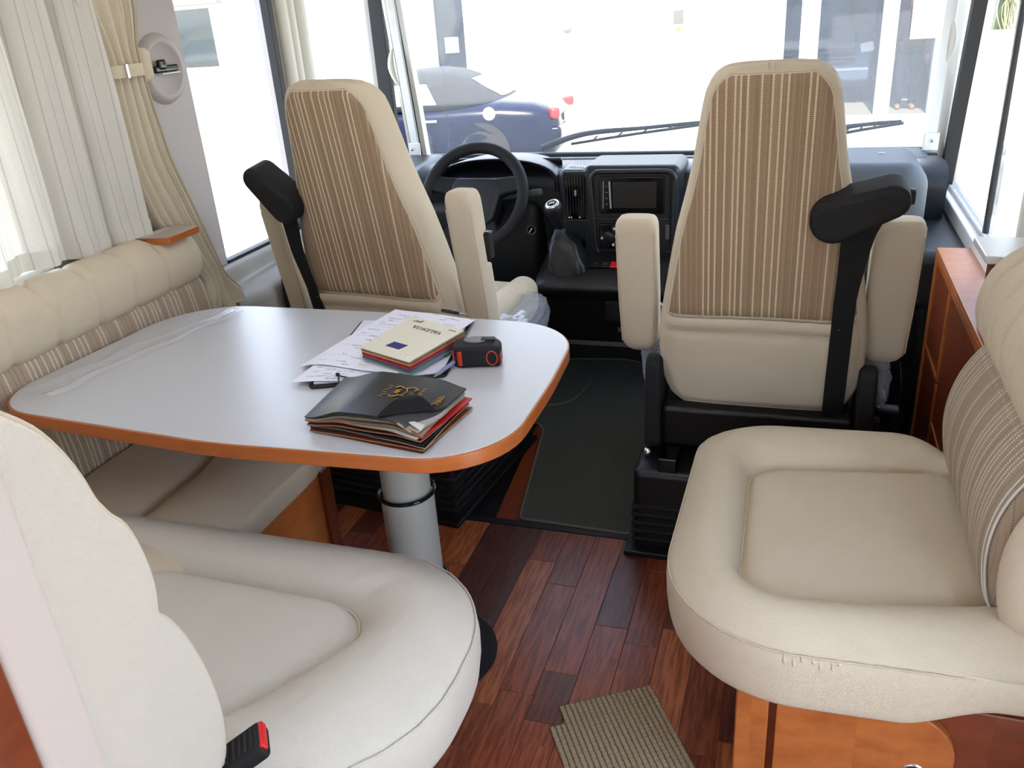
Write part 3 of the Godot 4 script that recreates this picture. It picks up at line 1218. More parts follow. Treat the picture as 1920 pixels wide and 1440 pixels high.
	for q in [[1, -0.02, 0.045], [-1, -0.02, 0.045]]:
		s = Shape.new()
		s.sweep(PackedVector3Array([T * Vector3(0.06 * q[0], -0.03, -0.035), T * Vector3(0.11 * q[0], -0.018, -0.045), T * Vector3(0.175 * q[0], 0.0, -0.05)]), PackedVector2Array([Vector2(-0.5, -0.16), Vector2(-0.35, -0.25), Vector2(0.35, -0.25), Vector2(0.5, -0.16), Vector2(0.5, 0.16), Vector2(0.35, 0.25), Vector2(-0.35, 0.25), Vector2(-0.5, 0.16)]), [0.085, 0.062, 0.055], false, 0, nrm)
		obj("spoke", s, M.soft_black, wl)
	for q in [1, -1]:
		s = Shape.new()
		s.sweep(PackedVector3Array([T * Vector3(0.045 * q, -0.035, 0.06), T * Vector3(0.07 * q, -0.02, 0.11), T * Vector3(0.09 * q, 0.0, 0.155)]), PackedVector2Array([Vector2(-0.5, -0.16), Vector2(-0.35, -0.25), Vector2(0.35, -0.25), Vector2(0.5, -0.16), Vector2(0.5, 0.16), Vector2(0.35, 0.25), Vector2(-0.35, 0.25), Vector2(-0.5, 0.16)]), 0.045, false, 0, nrm)
		obj("spoke", s, M.soft_black, wl)
	s = Shape.new()
	s.lathe(PackedVector2Array([Vector2(0.0, 0.002), Vector2(0.024, 0.0015), Vector2(0.0245, -0.003)]), T.translated_local(Vector3(-0.03, 0, 0.0)), 28)
	obj("badge", s, M.red_dark, wl)
	s = Shape.new()
	s.lathe(PackedVector2Array([Vector2(0.0235, 0.0), Vector2(0.0245, 0.0035), Vector2(0.0285, 0.0035), Vector2(0.0295, -0.002)]), T.translated_local(Vector3(-0.03, 0, 0.0)), 32, 0, false)
	obj("badge_ring", s, M.chrome, wl)
	s = Shape.new()
	s.tube(PackedVector3Array([T * Vector3(0, -0.03, 0), T * Vector3(0, -0.12, 0), T * Vector3(0.0, -0.26, 0)]), [0.055, 0.06, 0.065], 20)
	obj("column", s, M.dash_dark, wl)
	s = Shape.new()
	s.tube(path3([T * Vector3(0.05, -0.08, -0.02), T * Vector3(0.14, -0.07, -0.03), T * Vector3(0.20, -0.055, -0.035), T * Vector3(0.235, -0.05, -0.035)], 4), [0.007, 0.008, 0.008, 0.008, 0.008, 0.008, 0.009, 0.011, 0.013, 0.013, 0.013, 0.013, 0.009], 10)
	obj("stalk", s, M.dash_grey, wl)

	# gear lever
	var gl := thing("gear_lever", "black gear lever with a silver ringed knob and leather gaiter on the console", "gear lever", Vector3(-0.745, 0.555, -2.74))
	s = Shape.new()
	rings = []
	for q in [[0.0, 0.064, 0.055, -0.742, -2.735], [0.02, 0.063, 0.053, -0.742, -2.737], [0.05, 0.060, 0.047, -0.748, -2.742], [0.085, 0.052, 0.041, -0.757, -2.748], [0.108, 0.030, 0.028, -0.766, -2.752], [0.125, 0.020, 0.020, -0.768, -2.755], [0.135, 0.016, 0.016, -0.769, -2.755]]:
		var ring := PackedVector3Array()
		for i in 36:
			var a := TAU * i / 36.0
			var e := 0.55
			var wob := 1.0 + 0.09 * sin(a * 5.0 + q[0] * 55.0) + 0.05 * sin(a * 9.0 - q[0] * 90.0) * (1.0 if q[0] > 0.01 else 0.0)
			ring.append(Vector3(q[3] + q[1] * signf(cos(a)) * pow(absf(cos(a)), e) * wob, 0.553 + q[0] - (0.0 if q[0] > 0 else 0.02) - 0.012 * sin(a) * (1.0 if q[0] < 0.03 else 0.0), q[4] + q[2] * signf(sin(a)) * pow(absf(sin(a)), e) * wob))
		rings.append(ring)
	s.loft(rings, true, true)
	obj("gaiter", s, mat(Color(0.035, 0.035, 0.04), 0.38), gl)
	var ku := Vector3(-0.12, 0.85, 0.38).normalized()
	var KT := Transform3D(basis_up(ku), Vector3(-0.769, 0.685, -2.755))
	s = Shape.new()
	s.lathe(PackedVector2Array([Vector2(0.013, 0.0), Vector2(0.013, 0.02), Vector2(0.017, 0.028), Vector2(0.017, 0.036), Vector2(0.021, 0.045), Vector2(0.029, 0.075), Vector2(0.031, 0.092), Vector2(0.028, 0.104), Vector2(0.022, 0.108)]), KT, 28)
	obj("knob", s, M.dash_dark, gl)
	s = Shape.new()
	s.lathe(PackedVector2Array([Vector2(0.0175, 0.107), Vector2(0.018, 0.111), Vector2(0.0225, 0.110), Vector2(0.0245, 0.106)]), KT, 28, 0, false)
	obj("knob_ring", s, M.chrome, gl)
	s = Shape.new()
	s.lathe(PackedVector2Array([Vector2(0.0, 0.110), Vector2(0.018, 0.109), Vector2(0.0182, 0.104)]), KT, 24)
	obj("shift_plate", s, M.gloss_black, gl)
	s = Shape.new()
	for i in 3:
		s.rbox(KT * Vector3(-0.007 + i * 0.007, 0.1105, 0.0), Vector3(0.0016, 0.0008, 0.012), 0.0003, 1, KT.basis)
	s.rbox(KT * Vector3(0.0, 0.1105, 0.0), Vector3(0.015, 0.0008, 0.0016), 0.0003, 1, KT.basis)
	obj("shift_pattern", s, M.white_print, gl)

	# wipers outside the glass
	for q in [0, 1]:
		var o := Vector3(-1.02, 0.85, -3.42) if q == 0 else Vector3(0.0, 0.86, -3.42)
		var wp := thing("wiper", "long black windscreen wiper, the one beside the steering wheel" if q == 0 else "black wiper tip, the one showing right of the passenger seat", "wiper", o)
		var tip := Vector3(0.72, 0.095, 0.012) if q == 0 else Vector3(0.33, 0.065, 0.012)
		s = Shape.new()
		s.tube(path3([o, o + tip * 0.25 + Vector3(0, 0.03 if q == 0 else 0.02, 0), o + tip * 0.6 + Vector3(0, 0.016, 0), o + tip], 5), [0.014, 0.014, 0.014, 0.013, 0.013, 0.012, 0.011, 0.011, 0.010, 0.009, 0.008, 0.008, 0.008, 0.007, 0.006, 0.006], 6)
		obj("arm", s, M.black, wp)
		s = Shape.new()
		s.tube(path3([o + tip * 0.18 + Vector3(0, 0.0, 0.01), o + tip * 0.55 + Vector3(0, 0.0, 0.01), o + tip * 1.02 + Vector3(0, -0.006, 0.01)], 5), 0.006, 6)
		obj("blade", s, M.black, wp)
		for i in 5:
			s = Shape.new()
			var f := 0.3 + 0.14 * i
			s.tube(PackedVector3Array([o + tip * f + Vector3(0, -0.001, 0.01), o + tip * (f + 0.03) + Vector3(0, 0.018 - 0.01 * f, 0.004)]), 0.0035, 6)
			obj("bracket", s, M.black, wp)

# ------------------------------------------------------------------ cab seats
func super_ring(c: Vector3, ax: Vector3, ay: Vector3, a: float, b: float, e: float, k := 40) -> PackedVector3Array:
	var r := PackedVector3Array()
	for i in k:
		var t := TAU * i / k
		var cx := cos(t)
		var sy := sin(t)
		r.append(c + ax * (a * signf(cx) * pow(absf(cx), 2.0 / e)) + ay * (b * signf(sy) * pow(absf(sy), 2.0 / e)))
	return r

const REC := 0.1745
var HW := [[-0.306, 0.19], [-0.285, 0.222], [-0.24, 0.244], [-0.2, 0.252], [-0.113, 0.254], [-0.02, 0.241], [0.085, 0.223], [0.18, 0.205], [0.275, 0.181], [0.36, 0.163], [0.446, 0.149], [0.50, 0.138], [0.535, 0.118], [0.555, 0.09], [0.566, 0.05]]
var TH := [[-0.306, 0.03], [-0.28, 0.055], [-0.22, 0.072], [0.0, 0.078], [0.3, 0.07], [0.5, 0.06], [0.54, 0.045], [0.558, 0.025], [0.566, 0.008]]

func lean(x: float, v: float, w: float) -> Vector3:
	var c := cos(REC)
	var s := sin(REC)
	return Vector3(x, 0.7 + v * c - w * s, v * s + w * c)

func rear(x: float, v: float) -> float:
	var hw := curve(HW, v)
	var th := curve(TH, v)
	var q := clampf(absf(x) / hw, 0.0, 0.999)
	return th * pow(1.0 - pow(q, 4.0), 0.25) - th

func armrest(t: Node3D, x: float, y0: float, y1: float, depth: float, width: float, zc: float, tilt: float, notch: bool) -> void:
	var rings := []
	var L := y1 - y0
	for q in [0.0, 0.012, 0.035, 0.08, 0.16, 0.28, 0.4, 0.5, 0.55, 0.57, 0.6, 0.7, 0.74, 0.76, 0.8, 0.9, 0.95, 0.98, 0.994, 1.0]:
		var e := 1.0
		if q < 0.12:
			e = sqrt(maxf(0.02, 1.0 - pow(1.0 - q / 0.12, 2.0))) * 0.92 + 0.08
		if q > 0.93:
			e = sqrt(maxf(0.0, 1.0 - pow((q - 0.93) / 0.07, 2.0))) * 0.3 + 0.7
		var w := width * 0.5 * e * lerpf(0.92, 1.0, smoothstep(0.0, 0.5, q))
		var d := depth * 0.5 * e
		var cz: float = zc + (q - 0.5) * L * tilt
		if notch and q > 0.56 and q < 0.75:
			d -= 0.012
			cz += 0.012
		rings.append(super_ring(Vector3(x, y0 + q * L, cz), Vector3.RIGHT, Vector3.BACK, w, d, 4.5, 32))
	var s := Shape.new()
	s.loft(rings, true, true, 0, 0)
	var a := part("armrest", s, M.cream, t)
	for e in [1, -1]:
		s = Shape.new()
		var seam := PackedVector3Array()
		for i in 13:
			var q := 0.1 + 0.8 * i / 12.0
			seam.append(Vector3(x + e * width * 0.5 * 0.93 * lerpf(0.92, 1.0, smoothstep(0.0, 0.5, q)), y0 + q * L, zc + (q - 0.5) * L * tilt + depth * 0.405))
		s.tube(seam, 0.0014, 5)
		part("seam", s, M.thread, a)
	if notch:
		s = Shape.new()
		s.rbox(Vector3(x + width * 0.36, y0 + 0.655 * L, zc - depth * 0.40), Vector3(width * 0.30, L * 0.16, 0.026), 0.005)
		part("hinge_cover", s, M.black, a)

func cab_seat(called: String, label: String, at: Vector3, side: int, arms: Array, big: Vector2, small: Vector2, strap: Array, rb := 0.050, rs := 0.036) -> Node3D:
	var t := thing(called, label, "car seat", at, "cab seats")
	var s := Shape.new()
	var rings := []
	var vs := [-0.306, -0.298, -0.285, -0.262, -0.24, -0.2, -0.15, -0.113, -0.06, -0.02, 0.03, 0.085, 0.13, 0.18, 0.23, 0.275, 0.32, 0.36, 0.4, 0.446, 0.475, 0.5, 0.52, 0.535, 0.547, 0.555, 0.561, 0.566]
	for v in vs:
		var th := curve(TH, v)
		rings.append(super_ring(lean(0, v, -th), Vector3.RIGHT, lean(0, 0, 1) - lean(0, 0, 0), curve(HW, v), th, 4.0, 56))
	s.loft(rings, true, true, 0, 0)
	var back := part("backrest", s, M.cream, t)
	# striped rear panel between seams
	var edge := func(v: float) -> float:
		var w: float = curve(HW, v) - 0.016
		return minf(w, 0.235)
	s = Shape.new()
	var v0 := -0.035
	var v1 := 0.546
	var rows := []
	for i in 41:
		var v := lerpf(v0, v1, i / 40.0)
		var row := PackedVector3Array()
		var hw: float = edge.call(v)
		if i > 36:
			hw *= 1.0 - 0.10 * pow((i - 36) / 4.0, 2.0)
		for j in 29:
			var u := j / 14.0 - 1.0
			var x := u * hw
			var vv := v - (0.012 * u * u if i == 0 else 0.0)
			var lift := 0.0045 if absf(u) < 0.98 and i > 0 and i < 40 else -0.002
			row.append(lean(x, vv, rear(x, vv) + lift))
		rows.append(row)
	s.grid(rows, false)
	s.toward(0, Vector3.BACK)
	var pan := part("striped_panel", s, M.stripe, back)
	s = Shape.new()
	var lp := PackedVector3Array()
	for i in 41:
		lp.append(rows[i][28] + Vector3(0, 0, 0.001))
	for j in range(27, -1, -1):
		lp.append(rows[40][j] + Vector3(0, 0, 0.001))
	for i in range(39, -1, -1):
		lp.append(rows[i][0] + Vector3(0, 0, 0.001))
	s.tube(lp, 0.0022, 5)
	part("seam", s, M.piping, back)
	# head seam over the top
	s = Shape.new()
	for x in [-0.006, 0.006]:
		s = Shape.new()
		var hs := PackedVector3Array()
		for i in 9:
			var v := lerpf(0.548, 0.566, i / 8.0)
			hs.append(lean(x, v, rear(x, v) + 0.0006))
		s.tube(hs, 0.0012, 5)
		part("seam", s, M.piping, back)
	# map pocket with a padded hem
	s = Shape.new()
	rows = []
	for i in 25:
		var v := lerpf(-0.298, -0.03, i / 24.0)
		var row := PackedVector3Array()
		var hw: float = curve(HW, v) - 0.014
		for j in 29:
			var u := j / 14.0 - 1.0
			var x := u * hw
			var lift := 0.007 + 0.006 * smoothstep(-0.3, -0.06, v) if absf(u) < 0.97 and i > 0 else -0.004
			if i >= 21:
				lift = 0.012 + 0.008 * sin(PI * (i - 20.5) / 4.4) + 0.0012 * sin(x * 130.0 + v * 60.0) * sin(x * 37.0)
			if i == 20:
				lift = 0.0085
			if absf(u) > 0.97:
				lift = -0.003
			row.append(lean(x, v - 0.01 * u * u * smoothstep(-0.2, -0.03, v), rear(x, v) + lift))
		rows.append(row)
	s.grid(rows, false)
	s.toward(0, Vector3.BACK)
	part("map_pocket", s, M.cream, back)
	# seat cushion, shells and base
	s = Shape.new()
	s.rbox(Vector3(0, 0.46, -0.38), Vector3(0.50, 0.15, 0.52), 0.06, 6)
	s.rbox(Vector3(-0.215, 0.49, -0.38), Vector3(0.10, 0.14, 0.50), 0.05, 6)
	s.rbox(Vector3(0.215, 0.49, -0.38), Vector3(0.10, 0.14, 0.50), 0.05, 6)
	part("seat", s, M.cream, t)
	s = Shape.new()
	s.rbox(Vector3(0, 0.345, -0.045), Vector3(0.47, 0.12, 0.05), 0.012, 3, Basis(Vector3.RIGHT, 0.1))
	s.rbox(Vector3(0, 0.345, -0.33), Vector3(0.50, 0.09, 0.55), 0.02, 3)
	part("seat_pan", s, M.black, t)
	for e in [-1, 1]:
		s = Shape.new()
		s.prism(rpoly([[-0.02, 0.27, 0.03], [-0.30, 0.27, 0.03], [-0.30, 0.37, 0.03], [-0.15, 0.40, 0.05], [-0.115, 0.53, 0.045], [-0.045, 0.53, 0.03]], 5), -0.022, 0.022, 0.009, Transform3D(Basis(Vector3(0, 0, 1), Vector3(1, 0, 0), Vector3(0, 1, 0)), Vector3(0.262 * e, 0, 0.01)), 3)
		part("hinge_shell", s, M.soft_black, t)
	s = Shape.new()
	s.lathe(PackedVector2Array([Vector2(0, 0.02), Vector2(0.022, 0.018), Vector2(0.026, 0.0)]), Transform3D(Basis(Vector3.BACK, -PI / 2), Vector3(0.285, 0.36, -0.09)), 20)
	part("recline_knob", s, M.black, t)
	s = Shape.new()
	s.rbox(Vector3(0.33, 0.375, -0.16), Vector3(0.05, 0.016, 0.035), 0.007)
	part("lift_lever", s, M.dash_grey, t)
	for e in [-1, 1]:
		s = Shape.new()
		s.rbox(Vector3(0.2 * e - 0.01, 0.265, -0.25), Vector3(0.05, 0.045, 0.62), 0.004, 1)
		part("slide_rail", s, M.gloss_black, t)
		for i in 2:
			s = Shape.new()
			s.lathe(PackedVector2Array([Vector2(0, 0.012), Vector2(0.008, 0.011), Vector2(0.010, 0.006), Vector2(0.014, 0.004), Vector2(0.014, 0.0)]), Transform3D(Basis.IDENTITY, Vector3(0.262 * e - 0.012, 0.262, -0.02 - 0.05 * i)), 12)
			part("bolt", s, M.chrome, t)
	s = Shape.new()
	s.rbox(Vector3(-0.02, 0.125, -0.21), Vector3(0.56, 0.25, 0.56), 0.02, 3)
	var ped := part("pedestal", s, M.dash_dark, t)
	for i in 5:
		s = Shape.new()
		s.rbox(Vector3(-0.02, 0.035 + 0.026 * i, -0.21), Vector3(0.568, 0.014, 0.568), 0.006, 3)
		part("bellows_rib", s, M.soft_black, ped)
	s = Shape.new()
	s.rbox(Vector3(-0.02, 0.008, -0.19), Vector3(0.60, 0.016, 0.59), 0.004)
	part("foot_plate", s, M.black, ped)
	for a in arms:
		armrest(t, a[0], a[1], a[2], 0.085, a[3], a[4], 0.17, a[5])
	# belt guide: a tapered capsule standing behind the panel
	s = Shape.new()
	var poly := PackedVector2Array()
	var dd := (small - big)
	var ang := dd.angle()
	var off := acos((rb - rs) / dd.length())
	for i in 17:
		var a := ang + off + (TAU - 2.0 * off) * i / 16.0
		poly.append(big + Vector2(cos(a), sin(a)) * rb)
	for i in 11:
		var a := ang - off + 2.0 * off * i / 10.0
		poly.append(small + Vector2(cos(a), sin(a)) * rs)
	var vm := (big.y - 0.7) / cos(REC)
	var GB := Basis(Vector3.RIGHT, Vector3(0, -sin(REC), cos(REC)), Vector3(0, cos(REC), sin(REC)))
	var zc := vm * sin(REC)
	var flat := PackedVector2Array()
	for p in poly:
		flat.append(Vector2(p.x, (p.y - big.y) / cos(REC)))
	s.prism(flat, -0.045, 0.046, 0.014, Transform3D(GB, Vector3(0, big.y, zc)), 4)
	var gd := part("belt_guide", s, M.soft_black, t)
	s = Shape.new()
	s.lathe(PackedVector2Array([Vector2(0, 0.018), Vector2(0.017, 0.016), Vector2(0.02, 0.0)]), Transform3D(Basis(Vector3.BACK, -PI / 2 * side), Vector3(small.x + 0.03 * side, small.y - 0.005, zc - 0.01)), 18)
	part("height_button", s, M.black, gd)
	# belt webbing running down behind the seat; strap rows are [x left, x right, y]
	s = Shape.new()
	var n := strap.size()
	var lt := []
	var rt := []
	for q in strap:
		lt.append([-float(q[2]), float(q[0])])
		rt.append([-float(q[2]), float(q[1])])
	var ya: float = strap[0][2]
	var yb: float = strap[n - 1][2]
	var f := func(u: float, vv: float) -> Vector3:
		var y := lerpf(ya, yb, vv)
		var x := lerpf(curve(lt, -y), curve(rt, -y), u)
		var v := (y - 0.7) / cos(REC)
		var w := rear(clampf(x, -0.25, 0.25), clampf(v, -0.3, 0.5))
		return lean(x, v, maxf(w, -0.02) + 0.02)
	s.sheet(f, 4, 30, Vector3.BACK, 0.0022)
	part("belt", s, M.webbing, t)
	return t

func crumple(c: Vector3, size: Vector3, sd: int, amp: float, lo := 0.0, hi := TAU) -> Shape:
	var fn := FastNoiseLite.new()
	fn.seed = sd
	fn.frequency = 3.4
	fn.noise_type = FastNoiseLite.TYPE_CELLULAR
	fn.cellular_return_type = FastNoiseLite.RETURN_DISTANCE2_SUB
	var s := Shape.new()
	var f := func(u: float, v: float) -> Vector3:
		var a := lerpf(lo, hi, u)
		var b := lerpf(-1.1, 1.25, v)
		var d := Vector3(cos(a) * cos(b), sin(b), sin(a) * cos(b))
		var k := 1.0 + amp * fn.get_noise_3d(d.x * 1.0, d.y, d.z)
		return c + Vector3(signf(d.x) * pow(absf(d.x), 0.6) * size.x, signf(d.y) * pow(absf(d.y), 0.6) * size.y, signf(d.z) * pow(absf(d.z), 0.6) * size.z) * k
	s.patch(f, 44, 26, Vector3.UP)
	s.facet()
	return s

func build_cab_seats() -> void:
	cab_seat("passenger_seat", "cream passenger seat with striped back panel and belt guide on its right", Vector3(-0.07, 0, -2.0), 1,
		[[-0.315, 0.505, 0.892, 0.105, -0.13, false], [0.297, 0.51, 0.892, 0.112, -0.13, false]], Vector2(0.145, 0.93), Vector2(0.258, 0.975),
		[[0.18, 0.262, 0.945], [0.165, 0.235, 0.88], [0.165, 0.222, 0.8], [0.163, 0.213, 0.72], [0.163, 0.212, 0.62], [0.162, 0.212, 0.50], [0.162, 0.212, 0.40]])
	cab_seat("driver_seat", "cream driver seat with striped back panel, behind the steering wheel beyond the table", Vector3(-1.15, 0, -2.05), -1,
		[[0.322, 0.50, 0.972, 0.078, -0.06, true], [-0.34, 0.52, 0.925, 0.07, -0.10, false]], Vector2(-0.19, 0.935), Vector2(-0.262, 1.013),
		[[-0.235, -0.185, 0.98], [-0.238, -0.180, 0.88], [-0.238, -0.186, 0.8], [-0.228, -0.178, 0.72], [-0.215, -0.165, 0.62], [-0.20, -0.15, 0.40]], 0.045, 0.033).rotation.y = -0.12
	# clear protective covers left on the two front seats
	var o := obj("plastic_cover", crumple(Vector3(-0.875, 0.475, -2.38), Vector3(0.145, 0.075, 0.22), 3, 0.10), M.wrap)
	tag(o, "crinkled clear plastic cover over the driver seat cushion, right of its armrest", "plastic cover", "clear seat covers")
	o = obj("plastic_cover", crumple(Vector3(-0.355, 0.47, -2.30), Vector3(0.055, 0.13, 0.18), 9, 0.3), M.wrap)
	tag(o, "crumpled clear plastic hanging at the left side of the passenger seat", "plastic cover", "clear seat covers")
	o = obj("plastic_cover", crumple(Vector3(0.215, 0.455, -2.19), Vector3(0.05, 0.09, 0.12), 14, 0.3), M.wrap)
	tag(o, "scrap of clear plastic at the window side of the passenger seat", "plastic cover", "clear seat covers")

# ------------------------------------------------------------------ table
func table_outline(inset: float) -> PackedVector2Array:
	var c := [[-1.568 + inset, -1.13 - inset, 0.13], [-0.97, -1.086 - inset, 1.2], [-0.436 - inset, -1.112 - inset, 0.17], [-0.434 - inset, -1.44, 1.5], [-0.452 - inset, -1.762 + inset, 0.18], [-1.0, -1.788 + inset, 1.5], [-1.53 + inset, -1.785 + inset, 0.2]]
	return rpoly(c, 12)

func build_table() -> void:
	var t := thing("table", "large white laminate dinette table with a rounded orange wood edge on one column leg", "table", Vector3(-0.757, 0, -1.395))
	var s := Shape.new()
	s.prism(table_outline(0.0035), 0.7, 0.7203, 0.0008, Transform3D.IDENTITY, 1)
	obj("tabletop", s, M.laminate, t)
	s = Shape.new()
	s.prism(table_outline(0.0), 0.691, 0.7193, 0.003, Transform3D.IDENTITY, 3)
	obj("edge_band", s, M.orange_edge, t)
	var P := Vector3(-0.757, 0, -1.395)
	s = Shape.new()
	s.lathe(PackedVector2Array([Vector2(0.052, 0.44), Vector2(0.052, 0.692)]), Transform3D(Basis.IDENTITY, P), 40)
	var leg := obj("leg", s, M.tube, t)
	s = Shape.new()
	s.lathe(PackedVector2Array([Vector2(0.0575, 0.2), Vector2(0.0575, 0.452), Vector2(0.056, 0.455), Vector2(0.052, 0.455)]), Transform3D(Basis.IDENTITY, P), 40)
	obj("sleeve", s, M.tube, leg)
	s = Shape.new()
	s.lathe(PackedVector2Array([Vector2(0.064, 0.014), Vector2(0.064, 0.222), Vector2(0.062, 0.226), Vector2(0.057, 0.226)]), Transform3D(Basis.IDENTITY, P), 40)
	obj("sleeve", s, M.tube, leg)
	for q in [[0.462, 0.060, 0.04], [0.232, 0.0665, -0.03]]:
		s = Shape.new()
		var lp := PackedVector3Array()
		for i in 48:
			var a := TAU * i / 48.0
			lp.append(P + Vector3(q[1] * cos(a), q[0] + q[2] * q[1] * cos(a), q[1] * sin(a)))
		s.tube(lp, 0.0042, 8, true)
		obj("collar_ring", s, M.gloss_black, leg)
	s = Shape.new()
	s.lathe(PackedVector2Array([Vector2(0.155, 0.001), Vector2(0.155, 0.006), Vector2(0.15, 0.010), Vector2(0.08, 0.015), Vector2(0.06, 0.016)]), Transform3D(Basis.IDENTITY, P + Vector3(0.0, 0, -0.02)), 48)
	obj("base_plate", s, M.soft_black, t)
	s = Shape.new()
	s.rbox(P + Vector3(0, 0.684, 0), Vector3(0.5, 0.014, 0.30), 0.004)
	obj("mounting_plate", s, M.black, t)

# ------------------------------------------------------------------ upholstery
func ray_out(c: Vector2, d: Vector2, poly: PackedVector2Array) -> float:
	var best := 0.0
	for i in poly.size():
		var a := poly[i] - c
		var e := poly[(i + 1) % poly.size()] - poly[i]
		var den := d.cross(e)
		if absf(den) < 1e-9:
			continue
		var t := a.cross(e) / den
		var u := a.cross(d) / den
		if t > 0.0 and u >= -1e-6 and u <= 1.0 + 1e-6:
			best = maxf(best, t)
	return best

# a seat cushion: padded rim round a sunken pad, the crease along inner
func cushion(t: Node3D, c: Vector2, outer: PackedVector2Array, inner: PackedVector2Array, yb: float, yt: float, low: Callable, gather: Callable, m: Material, crown := 0.026) -> MeshInstance3D:
	var K := 180
	var O := PackedVector2Array()
	var I := PackedVector2Array()
	for i in K:
		var d := Vector2.from_angle(TAU * i / K)
		O.append(c + d * ray_out(c, d, outer))
		I.append(c + d * ray_out(c, d, inner))
	var ring := func(q: float, y: float, side: bool) -> PackedVector3Array:
		var r := PackedVector3Array()
		for i in K:
			var p := O[i].lerp(I[i], q)
			var yy := y
			if side:
				yy = y + low.call(p) * clampf((yt - y) / (yt - yb), 0.0, 1.0)
			else:
				var wid := O[i].distance_to(I[i])
				yy = yt + (y - yt) * clampf(wid / 0.10, 0.2, 1.15)
				yy += gather.call(p, q)
			r.append(Vector3(p.x, yy, p.y))
		return r
	var rings := []
	for q in [[0.30, 0.0], [0.10, 0.0], [0.03, 0.012], [0.0, 0.03], [-0.03, 0.07], [-0.035, 0.10], [-0.02, 0.125]]:
		rings.append(ring.call(q[0], yb + (yt - yb) * q[1] / 0.15, true))
	for q in [[0.02, -0.012], [0.08, -0.004], [0.18, 0.006], [0.32, crown * 0.75], [0.48, crown], [0.62, crown * 0.93], [0.75, crown * 0.7], [0.85, crown * 0.3], [0.93, -0.008], [0.98, -0.020], [1.0, -0.027]]:
		rings.append(ring.call(q[0], yt + q[1], false))
	for q in [[0.03, -0.017], [0.08, -0.006], [0.16, 0.0], [0.3, 0.004], [0.5, 0.007], [0.75, 0.009], [0.97, 0.01]]:
		var r := PackedVector3Array()
		for i in K:
			var p := I[i].lerp(c, q[0])
			r.append(Vector3(p.x, yt + q[1], p.y))
		rings.append(r)
	var s := Shape.new()
	s.loft(rings, true, true, 0, 0)
	var o := obj("cushion", s, m, t)
	s = Shape.new()
	var seam := PackedVector3Array()
	for i in K:
		var p := O[i].lerp(I[i], -0.012)
		seam.append(Vector3(p.x, yt - 0.018 + 0.0008 * sin(i * 2.1), p.y))
	s.tube(seam, 0.0018, 5, true)
	obj("seam", s, m, o)
	s = Shape.new()
	seam = PackedVector3Array()
	for i in K:
		seam.append(Vector3(I[i].x, yt - 0.0255, I[i].y))
	s.tube(seam, 0.003, 5, true)
	obj("crease_seam", s, M.thread, o)
	return o

# a bolster drawn along the line a..b; prof holds (out, up) points; pads of the given width
func bolster(s: Shape, a: Vector3, b: Vector3, out: Vector3, prof: PackedVector2Array, pad: float, dip: float, endr: float, steps := 0) -> void:
	var L := a.distance_to(b)
	var dir := (b - a) / L
	var n := steps if steps > 0 else int(L / 0.008)
	var ctr := Vector2.ZERO
	for p in prof:
		ctr += p
	ctr /= prof.size()
	var rings := []
	for i in n + 1:
		var z := L * i / n
		var k := 1.0
		var e := minf(z, L - z)
		if e < endr:
			k = sqrt(maxf(0.0, 1.0 - pow(1.0 - e / endr, 2.0))) * 0.75 + 0.25
		if pad > 0.0:
			var ph := fposmod(z, pad) / pad
			var w := minf(ph, 1.0 - ph)
			k *= 1.0 - dip * exp(-w * w / 0.004)
		var ring := PackedVector3Array()
		for p in prof:
			var q := ctr + (p - ctr) * k
			ring.append(a + dir * z + out * q.x + Vector3.UP * q.y)
		rings.append(ring)
	s.loft(rings, true, true, 0, 0)

func smooth_prof(pts: Array, k := 4) -> PackedVector2Array:
	var a := []
	for p in pts:
		a.append(Vector3(p[0], p[1], 0))
	var out := PackedVector2Array()
	for p in path3(a, k, true):
		out.append(Vector2(p.x, p.y))
	return out

func build_bench() -> void:
	var t := thing("bench", "cream wall bench with a channelled back roll and striped lower back along the left wall", "bench seat", Vector3(-1.4, 0, -1.4))
	# roll, out = +x from the wall
	var s := Shape.new()
	bolster(s, Vector3(-1.70, 0, -0.86), Vector3(-1.70, 0, -1.905), Vector3.RIGHT, smooth_prof([[0.022, 0.755], [0.022, 0.865], [0.055, 0.905], [0.10, 0.90], [0.138, 0.865], [0.147, 0.815], [0.133, 0.765], [0.08, 0.745]]), 0.127, 0.12, 0.04)
	obj("back_roll", s, M.cream, t)
	s = Shape.new()
	bolster(s, Vector3(-1.70, 0, -0.86), Vector3(-1.70, 0, -1.90), Vector3.RIGHT, smooth_prof([[0.025, 0.44], [0.025, 0.77], [0.08, 0.785], [0.125, 0.765], [0.14, 0.70], [0.155, 0.6], [0.165, 0.5], [0.15, 0.44]]), 0.0, 0.0, 0.03)
	obj("striped_back", s, M.stripe_pale, t)
	var outer := rpoly([[-1.56, -0.62, 0.03], [-1.06, -0.62, 0.03], [-1.06, -1.555, 0.05], [-1.56, -1.66, 0.04]], 6)
	var inner := rpoly([[-1.545, -0.70, 0.03], [-1.285, -0.70, 0.03], [-1.285, -1.50, 0.05], [-1.545, -1.60, 0.04]], 6)
	cushion(t, Vector2(-1.42, -1.2), outer, inner, 0.375, 0.468, func(_p): return 0.0, func(_p, _q): return 0.0, M.cream, 0.016)
	s = Shape.new()
	add_box(s, Vector3(-1.69, 0.0, -1.57), Vector3(-1.085, 0.376, -0.64), 0.004)
	obj("wood_base", s, M.orange, t)
	s = Shape.new()
	add_box(s, Vector3(-1.10, 0.0, -1.60), Vector3(-1.075, 0.378, -1.555), 0.004)
	obj("corner_post", s, M.redwood, t)

